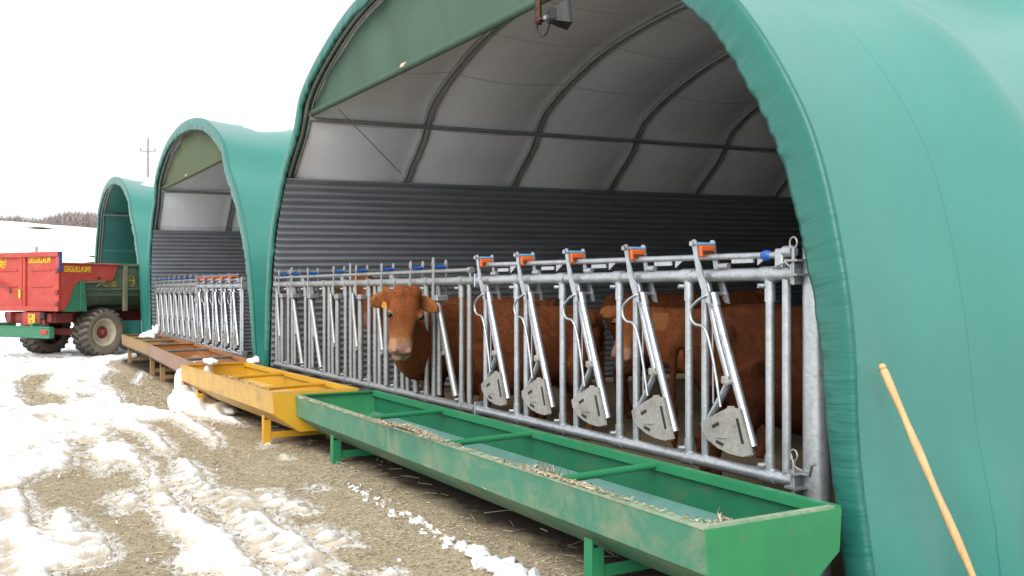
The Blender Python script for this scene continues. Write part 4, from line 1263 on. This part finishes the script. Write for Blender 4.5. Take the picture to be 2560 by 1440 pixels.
    blend(np.where(hm & (hu > .5), sstep(.0, -.05, hn) * .8, 0), np.array([.47, .34, .22]) * tone)
    for s in (-1, 1):
        q = np.sqrt(((hu - .198) / 1.0) ** 2 + (hw_ - s * .128) ** 2 + (hn - .03) ** 2)
        blend(np.where(near, .62 * sstep(.050, .030, q), 0), np.array([.50, .32, .17]) * tone)
        e = near & (s * hw_ > .15) & (s * hw_ < .31) & (np.abs(hu - .08) < .09) & (hn > -.105)
        blend(np.where(e & ((nr_ @ n) > .2), .55 * sstep(.15, .2, s * hw_), 0), np.array([.40, .17, .055]) * tone)
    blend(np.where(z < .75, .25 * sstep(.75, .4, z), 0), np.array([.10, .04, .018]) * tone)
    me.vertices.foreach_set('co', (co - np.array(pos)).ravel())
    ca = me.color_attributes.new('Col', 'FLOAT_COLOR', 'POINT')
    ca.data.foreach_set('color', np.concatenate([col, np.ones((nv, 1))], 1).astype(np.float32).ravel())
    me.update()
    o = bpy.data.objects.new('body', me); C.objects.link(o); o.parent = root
    for s in (-1, 1):
        b = MB(); add_ball(b, Hd(.197, s * .129, .034), .0265 * scale); b.build('eye', M['eye'], root)
        b = MB(); c = Hd(.508, s * .052, .047)
        b.loft([ell(c - n * .02 + n * q, unit(w * .75 * s + u * .35) , unit(u * .9 - w * .3 * s), .019 * scale * r_, .010 * scale * r_, 12) for q, r_ in ((0, 1), (.012, 1), (.018, .5))])
        b.build('nostril', M['nostril'], root)
    b = MB(); b.tube([Hd(.556 - .012 * abs(t) * 6, t, .012 - abs(t) * .35) for t in np.linspace(-.075, .075, 9)], .0055 * scale, 6); b.build('mouth', M['nostril'], root)
    if tags:
        for s in tags:
            b = MB(); c = Hd(.115, s * .165, -.030)
            b.prism([(-.025, -.012), (.018, -.026), (.032, 0), (.018, .026), (-.025, .012)], c, u * scale, w * scale, n, .004); b.build('ear_tag', M['eartag'], root)
    return root

D = lambda deg: math.radians(deg)
toCam = lambda p: unit(V(CAM[0], CAM[1], p[2]) - V(*p))
hp_ = V(-6.845, -.318, 1.322)
fA = unit(toCam(hp_) + V(.14, .24, .10))
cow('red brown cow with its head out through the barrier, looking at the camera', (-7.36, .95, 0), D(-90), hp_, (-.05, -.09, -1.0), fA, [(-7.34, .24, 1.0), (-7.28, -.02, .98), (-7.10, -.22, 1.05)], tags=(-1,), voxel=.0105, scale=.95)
pB = V(-9.70, .42, 1.46); fB = unit(toCam(pB))
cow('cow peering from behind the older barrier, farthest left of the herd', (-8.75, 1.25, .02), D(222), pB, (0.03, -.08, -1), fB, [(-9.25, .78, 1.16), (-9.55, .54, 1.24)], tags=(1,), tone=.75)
pC = V(-6.56, 1.66, 1.205); fC = unit(toCam(pC) + V(-.10, -.16, .12))
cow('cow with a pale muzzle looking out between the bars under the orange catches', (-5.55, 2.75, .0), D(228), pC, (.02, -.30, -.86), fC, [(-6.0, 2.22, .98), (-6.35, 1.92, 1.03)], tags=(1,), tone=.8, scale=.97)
pE = V(-7.6, 4.2, 1.3); 
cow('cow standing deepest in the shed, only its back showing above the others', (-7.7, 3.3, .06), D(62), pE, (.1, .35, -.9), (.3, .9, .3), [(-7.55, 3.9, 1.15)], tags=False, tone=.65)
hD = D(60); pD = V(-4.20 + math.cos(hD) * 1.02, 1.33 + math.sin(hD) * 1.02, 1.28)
cow('shaded cow standing side-on just behind the bars, nearest the thick round post', (-4.20, 1.33, .0), hD, pD, (math.cos(hD) * .45, math.sin(hD) * .45, -.87), (math.cos(hD), math.sin(hD), .4), [(-4.20 + math.cos(hD) * .8, 1.33 + math.sin(hD) * .8, 1.1)], tags=False, tone=.6, scale=.94)

# ------------------------------------------------------------------ lamp, handle
lamp = thing('floodlight', 'small black floodlight hanging from a rusty bracket under the nearest shed\'s front arch', 'floodlight', (-5.30, 0, 3.15))
b = MB(); b.box((-5.41, -.01, 3.50), (.055, .006, .76)); b.box((-5.437, .012, 3.50), (.006, .05, .76)); b.box((-5.36, .0, 3.135), (.14, .05, .010))
for z in (3.16, 3.22): b.tube([(-5.43, -.02, z), (-5.43, .0, z)], .010, 8)
b.build('bracket', M['rusty'], lamp)
b = MB(); cL = V(-5.16, .0, 3.115); ax_ = unit((.34, .80, .10)); uu = unit(np.cross((0, 0, 1), ax_)); wv = np.cross(ax_, uu)
rings = []
for h, s1, s2 in ((-.085, .045, .04), (-.07, .07, .055), (.0, .105, .082), (.055, .125, .098), (.065, .132, .105), (.085, .132, .105)):
    rings.append([cL + (ax_ * h + uu * x * s1 + wv * y * s2) * .72 for x, y in ((-1, -1), (1, -1), (1, 1), (-1, 1))])
b.loft(rings, True, False)
for k in np.linspace(-.09, .09, 6): b.box(cL - ax_ * .055 + uu * k * .7, (.005, .07, .035), np.stack([uu, wv, ax_], -1))
b.build('housing', M['lamp'], lamp)
b = MB(); b.box(cL + ax_ * .064, (.162, .126, .006), np.stack([uu, wv, ax_], -1)); b.build('glass', M['glass'], lamp)
b = MB(); b.tube([(-5.33, 0, 3.14), (-5.24, -.01, 3.13), cL - ax_ * .06], .016, 8); b.box((-5.26, -.02, 3.125), (.09, .03, .03), None, .006); b.build('yoke', M['galv_old'], lamp)
b = MB(); b.tube(spline([(-5.43, -.0, 3.13), (-5.435, -.0, 3.08), (-5.39, -.0, 3.03), (-5.32, -.0, 3.035), (-5.28, -.0, 3.09), (-5.25, -.01, 3.12)], 6), .007, 8); b.build('cable', M['black'], lamp)

top = S1.P(S1.arc_at(1.02, 1), np.array(-.0), .30)
hd = thing('wooden_handle', 'pale curved wooden tool handle leaning against the green shed flank', 'tool handle', (-2.25, .15, 0))
pts = spline([top + V(.018, -.02, .05), top + V(.12, -.03, -.24), top + V(.27, -.02, -.62), (-2.40, .13, .15), (-2.36, .14, .0)], 8)
pts = spline([(-2.735, .056, 1.03), (-2.625, .078, .79), (-2.512, .105, .535), (-2.40, .160, .24), (-2.33, .20, .02)], 8)
b = MB(); n_ = len(pts); b.tube(pts, [.012 if i == 0 else .0160 + .002 * math.sin(i * .7) for i in range(n_)], 12); hd0 = b.build('shaft', M['wood'], hd)
b = MB(); b.lathe([(.0005, 0), (.012, .003), (.0165, .012), (.0175, .025)], pts[0] + unit(pts[0] - pts[1]) * .012, unit(pts[1] - pts[0]), 12); b.build('rounded_end', M['wood'], hd)

# ------------------------------------------------------------------ manure spreader trailer (x forward, y left, z up)
AT = math.atan2(.848, -.53)
tr = thing('farm_trailer', 'red and green manure spreader trailer backed out of the farthest shed', 'trailer', (-21.008 - .848 * 1.05, -.711 - .53 * 1.05, 0.02), AT)
def P_(name, b, mat, parent=tr): return b.build(name, M[mat] if isinstance(mat, str) else mat, parent, True)
# rear doors
b = MB(); x = -1.02
b.box((x, 0, 1.50), (.05, 2.04, 1.10), None, .008)
for y in (-1.0, .0, .10, 1.0): b.box((x - .04, y, 1.50), (.05, .08, 1.14), None, .01)
for z in (2.04, .98): b.box((x - .05, 0, z), (.07, 2.08, .10), None, .01)
rd = P_('rear_panel', b, 'tred')
for y0 in (-.50, .55):
    for z in (1.42, 1.74):
        b = MB(); b.box((x - .03, y0, z), (.03, .62, .05), None, .012); P_('pressed_rib', b, 'tred', rd)
for z in (1.08, 1.30, 1.72):
    b = MB(); b.box((x - .07, -1.0, z), (.05, .08, .09), None, .01); P_('hinge', b, 'tred_dirty', rd)
b = MB()
b.tube([(x - .07, .95, 1.56), (x - .08, .70, 1.46), (x - .08, .42, 1.38), (x - .07, .42, 1.28)], .022, 8)
P_('door_lever', b, 'tred_dirty', rd)
b = MB(); b.box((x - .085, .10, 1.27), (.006, .055, .17)); P_('sticker', b, 'yletter', rd)
b = MB(); b.box((x - .02, -1.045, 1.98), (.06, .012, .22)); b.box((x - .02, -1.045, 1.78), (.06, .012, .16)); P_('corner_flag', b, 'blue', rd)
# red side board with its swept-down rear corner
side = [(-1.03, 1.86), (.31, 1.86), (.15, 1.53), (-.565, 1.53), (-.66, 1.50), (-.735, 1.42), (-.80, 1.28), (-.86, 1.10), (-.95, .97), (-1.03, .95)]
for s in (-1, 1):
    b = MB(); b.prism(side, (0, s * 1.045, 0), (1, 0, 0), (0, 0, 1), (0, -s, 0), .05)
    b.box((-.35, s * 1.03, 1.865), (1.36, .07, .03), None, .006)
    for q in ((.12, 1.80), (.25, 1.82)): b.tube([(q[0], s * 1.03, q[1]), (q[0], s * 1.056, q[1])], .015, 8)
    sb = P_('side_board', b, 'tred')
    if s < 0: SB = sb
    b = MB(); b.box((-.17, s * 1.048, 1.585), (.07, .012, .035)); P_('slot', b, 'black', sb)
# green body
b = MB()
sec = [(.0, .92), (.60, .95), (.86, 1.05), (.97, 1.22), (1.0, 1.40), (1.0, 1.86), (.95, 1.86), (.95, 1.42), (0, 1.1)]
for s in (-1, 1):
    P = np.zeros((2, len(sec), 3))
    for i, xx in enumerate((-1.0, 2.9)):
        for j, (y, z) in enumerate(sec): P[i, j] = (xx, s * y, z)
    b.grid(P, smooth=False, flip=s < 0)
b.box((2.92, 0, 1.40), (.05, 2.0, .95)); b.box((.9, 0, 1.12), (3.7, 1.2, .03))
for s in (-1, 1):
    b.box((.9, s * 1.0, 1.36), (3.7, .03, .05), None, .008); b.box((.9, s * .985, 1.24), (3.7, .02, .03), None, .006); b.box((1.4, s * 1.0, 1.86), (3.0, .07, .06), None, .008)
bd = P_('body', b, 'tgrn_dirty')
b = MB()
for s in (-1, 1):
    for xx in (.50, 1.6, 2.7): b.box((xx, s * 1.01, 1.38), (.10, .06, .94), None, .01)
P_('upright', b, 'tgrn_beige', bd)
for s in (-1, 1):
    b = MB(); b.prism([(-.98, .92), (-.50, .92), (-.545, 1.52), (-.73, 1.52), (-.80, 1.28), (-.86, 1.10), (-.95, .98)], (0, s * 1.03, 0), (1, 0, 0), (0, 0, 1), (0, -s, 0), .06); b.prism([(-.60, .94), (-.46, .92), (-.51, 1.53), (-.60, 1.53)], (0, s * 1.06, 0), (1, 0, 0), (0, 0, 1), (0, -s, 0), .04); P_('mud_guard', b, 'tgrn')
b = MB(); b.tube([(-.5, -1.03, 1.50), (-.1, -1.05, 1.52), (.06, -1.05, 1.51), (-.15, -1.04, 1.46), (-.22, -1.04, 1.42)], .014, 6); b.box((-.2, -1.03, 1.50), (.6, .03, .025)); P_('hose', b, 'tgrn_beige')
# chassis, bumper, lamps, plate
b = MB()
for s in (-1, 1): b.box((.9, s * .45, .80), (4.0, .12, .22), None, .01)
b.box((-.75, 0, .80), (.5, 1.4, .18), None, .01); b.box((0, 0, .48), (.14, 1.7, .14), None, .01); b.box((-.9, -.55, .80), (.05, .35, .20)); b.box((-.95, .25, .78), (.06, .6, .2), None, .01)
b.box((1.8, -.9, .52), (1.4, .12, .10), None, .01)
P_('chassis', b, 'tred_dirty')
b = MB()
for y in (-.52, .52): b.box((-1.02, y, .84), (.14, .16, .14), None, .02)
P_('door_latch', b, 'black')
b = MB(); b.box((-1.28, 0, .52), (.05, 2.10, .19), None, .01); b.box((-1.26, 0, .625), (.10, 2.14, .03), None, .006); b.box((-1.26, 0, .43), (.10, 2.14, .03), None, .006)
for y in (-1.06, 1.06): b.box((-1.25, y, .525), (.10, .02, .21))
for y in (-.5, .5): b.box((-1.1, y, .66), (.35, .08, .08))
bp = P_('bumper', b, 'tgrn')
for y in (-.92, .92):
    b = MB(); b.box((-1.315, y, .535), (.03, .20, .09), None, .012); P_('rear_lamp', b, 'redlens', bp)
b = MB(); b.box((-1.06, -.24, .775), (.012, .21, .20)); b.box((-1.05, -.24, .78), (.01, .62, .24)); 
b = MB(); b.box((-1.065, -.22, .775), (.012, .21, .20), None, .003); npl = P_('number_plate', b, 'plate')
b = MB(); b.box((-1.035, -.24, .78), (.03, .66, .26), None, .006); P_('plate_holder', b, 'tred')
# wheels: outward-bulging tyre, chevron lugs, dished rim, hub
def wheel(s):
    yc = s * .83; R0 = .495; zc = .485
    b = MB()
    pr = [(.285, -.19), (.33, -.215), (.41, -.225), (.455, -.205), (.475, -.17), (.478, 0), (.475, .17), (.455, .205), (.41, .225), (.33, .215), (.285, .19)]
    b.loft([[V(r_ * math.cos(2 * math.pi * k / 44), yc + h_, zc + r_ * math.sin(2 * math.pi * k / 44)) for k in range(44)] for r_, h_ in pr], False)
    wh = P_('wheel', MB_copy(b), 'tyre_side')
    b = MB()
    for k in range(22):
        for sd_ in (-1, 1):
            a0 = 2 * math.pi * (k + (.5 if sd_ > 0 else 0)) / 22
            pts = []
            for q, (yy, da, rr) in enumerate(((.012, .10, .478), (.10, .045, .477), (.185, -.01, .468), (.213, -.03, .44))):
                a = a0 + da; pts.append((rr * math.cos(a), yc + sd_ * yy, zc + rr * math.sin(a), a))
            for p, q in zip(pts[:-1], pts[1:]):
                p3, q3 = V(*p[:3]), V(*q[:3]); d = unit(q3 - p3); rad = V(math.cos(p[3]), 0, math.sin(p[3])); rad = unit(rad - d * (rad @ d)); t_ = np.cross(d, rad)
                b.box((p3 + q3) / 2 + rad * .010, (np.linalg.norm(q3 - p3) + .01, .046, .036), np.stack([d, t_, rad], -1))
    P_('tread', b, 'tyre', wh)
    b = MB(); o = s
    b.lathe([(.001, .10 * o), (.10, .10 * o), (.19, .075 * o), (.225, .10 * o), (.25, .17 * o), (.29, .20 * o), (.292, .19 * o), (.27, .10 * o)], (0, yc, zc), (0, 1, 0), 32); P_('rim', b, 'rim', wh)
    b = MB(); b.lathe([(.001, .19 * o), (.05, .19 * o), (.06, .17 * o), (.065, .11 * o), (.13, .10 * o), (.13, .09 * o)], (0, yc, zc), (0, 1, 0), 20)
    for k in range(8):
        a = k * math.pi / 4; b.tube([(.10 * math.cos(a), yc + .10 * o, zc + .10 * math.sin(a)), (.10 * math.cos(a), yc + .13 * o, zc + .10 * math.sin(a))], .012, 6)
    P_('hub', b, 'tred_dirty', wh)
def MB_copy(b): return b
wheel(-1); wheel(1)
b = MB(); b.tube([(2.9, 0, .75), (4.3, 0, .65)], .07, 10); b.tube([(4.2, 0, .65), (4.2, 0, .05)], .04, 10); P_('drawbar', b, 'tred_dirty')

def text(s, size, mat, parent, loc, R, squash=1.0, shear=0.0, bold=0.0):
    cu = bpy.data.curves.new('lettering', 'FONT'); cu.body = s; cu.size = size; cu.extrude = .003; cu.shear = shear; cu.offset = bold
    cu.align_x = 'LEFT'
    t = bpy.data.objects.new('tmp_text', cu); C.objects.link(t)
    dg = bpy.context.evaluated_depsgraph_get(); dg.update()
    me = bpy.data.meshes.new_from_object(t.evaluated_get(dg)); bpy.data.objects.remove(t)
    me.materials.clear(); me.materials.append(M[mat])
    n = len(me.vertices); co = np.zeros(n * 3); me.vertices.foreach_get('co', co); co = co.reshape(-1, 3); co[:, 0] *= squash
    co = co @ np.array(R).T + np.array(loc); me.vertices.foreach_set('co', co.ravel()); me.update()
    me.name = 'lettering'
    o = bpy.data.objects.new('lettering', me); C.objects.link(o); o.parent = parent; return o
Rs = np.stack([V(1, 0, 0), V(0, 0, 1), V(0, -1, 0)], -1)            # reads along +x, faces -y (right side)
Rr_ = np.stack([V(0, -1, 0), V(0, 0, 1), V(-1, 0, 0)], -1)          # reads towards the right side, faces the rear
text('DEGUILLAUME', .165, 'yletter', SB, (-.96, -1.0485, 1.70), Rs, .56, 0.1, .001)
text('DEGUILLAUM', .175, 'yletter', rd, (-1.05, -.10, 1.88), Rr_, .62, 0.1, .001)
text('AE115D', .15, 'ydull', bd, (-.06, -1.018, 1.415), Rs, .66, 0.1, .004)
def emblem(parent, c, R, mat, r=.10):
    R = np.array(R); b = MB()
    Q = lambda x, y: V(*c) + R @ V(x, y, 0)
    b.tube([Q(r * .82 * math.cos(t), r * math.sin(t)) for t in np.linspace(0, 6.283, 26)], .009, 6)
    b.tube([Q(x * r, y * r) for x, y in ((-.55, -.1), (-.3, .35), (-.1, -.2), (.1, .3), (.25, -.25), (.5, .15))], .012, 6)
    b.tube([Q(x * r, y * r) for x, y in ((-.5, -.35), (0, -.5), (.45, -.3))], .008, 6)
    P_('emblem', b, mat, parent)
emblem(rd, (-1.05, .69, 1.90), Rr_, 'yletter', .11)
emblem(bd, (.66, -1.004, 1.53), Rs, 'ydull', .11)
text('333', .07, 'black', npl, (-1.0725, -.145, .80), Rr_, .8)
text('15', .07, 'black', npl, (-1.0725, -.185, .705), Rr_, .8)

# ------------------------------------------------------------------ pole, wires, fence post on the hill
d_ = unit((-1.055, .172, 0)); q = CAM + d_ * 104.0; gz = float(terrain(q[0], q[1]))
hd_ = 104.0 / math.hypot(1.055, .172)
ztop = 1.35 + .157 * hd_
pl = thing('utility_pole', 'thin wooden utility pole with one crossarm beyond the sheds', 'utility pole', (q[0], q[1], gz))
side_ = V(-d_[1], d_[0], 0) * -1
b = MB(); b.tube([(q[0], q[1], gz - .3), (q[0], q[1], ztop)], [.17, .11], 10); b.build('shaft', M['pole'], pl)
b = MB(); b.box((q[0], q[1], ztop - 1.15), (1.45, .12, .10), np.stack([side_, d_, V(0, 0, 1)], -1)); b.build('crossarm', M['pole'], pl)
ins = [V(q[0], q[1], ztop) + side_ * o + V(0, 0, h) for o, h in ((-.68, -1.10), (.68, -1.10), (0.06, .0))]
for p in ins:
    b = MB(); b.lathe([(.02, 0), (.07, .05), (.09, .12), (.05, .16), (.08, .22), (.03, .28)], p, (0, 0, 1), 10); b.build('insulator', M['pole'], pl)
for p, nm in zip(ins, ('lowest', 'middle', 'top')):
    b = MB()
    for e in (p - side_ * 75 + d_ * 14 + V(0, 0, 3.0), p + side_ * 90 - d_ * 5 + V(0, 0, -6)):
        b.tube([p + V(0, 0, .2) + (e - p) * t + V(0, 0, -2.2 * 4 * t * (1 - t) * .6) for t in np.linspace(0, 1, 16)], .009, 5)
    tag(b.build('power_line', M['pole']), {'lowest': 'faint wire from the left insulator of the pole crossarm', 'middle': 'faint wire from the right insulator of the pole crossarm', 'top': 'faint wire from the very top of the utility pole'}[nm], 'power line', 'wires on the utility pole')
fp = CAM + unit((-1.118 * 1, .07, 0)) * 46
d2 = V(-math.cos(AZ), math.sin(AZ), 0) + V(math.sin(AZ), math.cos(AZ), 0) * (91 - 1280) / 2400
fp = CAM + d2 * 42
b = MB(); gz = float(terrain(fp[0], fp[1])); b.tube([(fp[0], fp[1], gz - .2), (fp[0], fp[1], gz + 1.3)], .06, 8); b.tube([(fp[0], fp[1], gz + 1.3), (fp[0], fp[1], gz + 1.33)], [.06, .03], 8)
tag(b.build('fence_post', M['pole']), 'single pale wooden post standing in the snow behind the trailer', 'post')
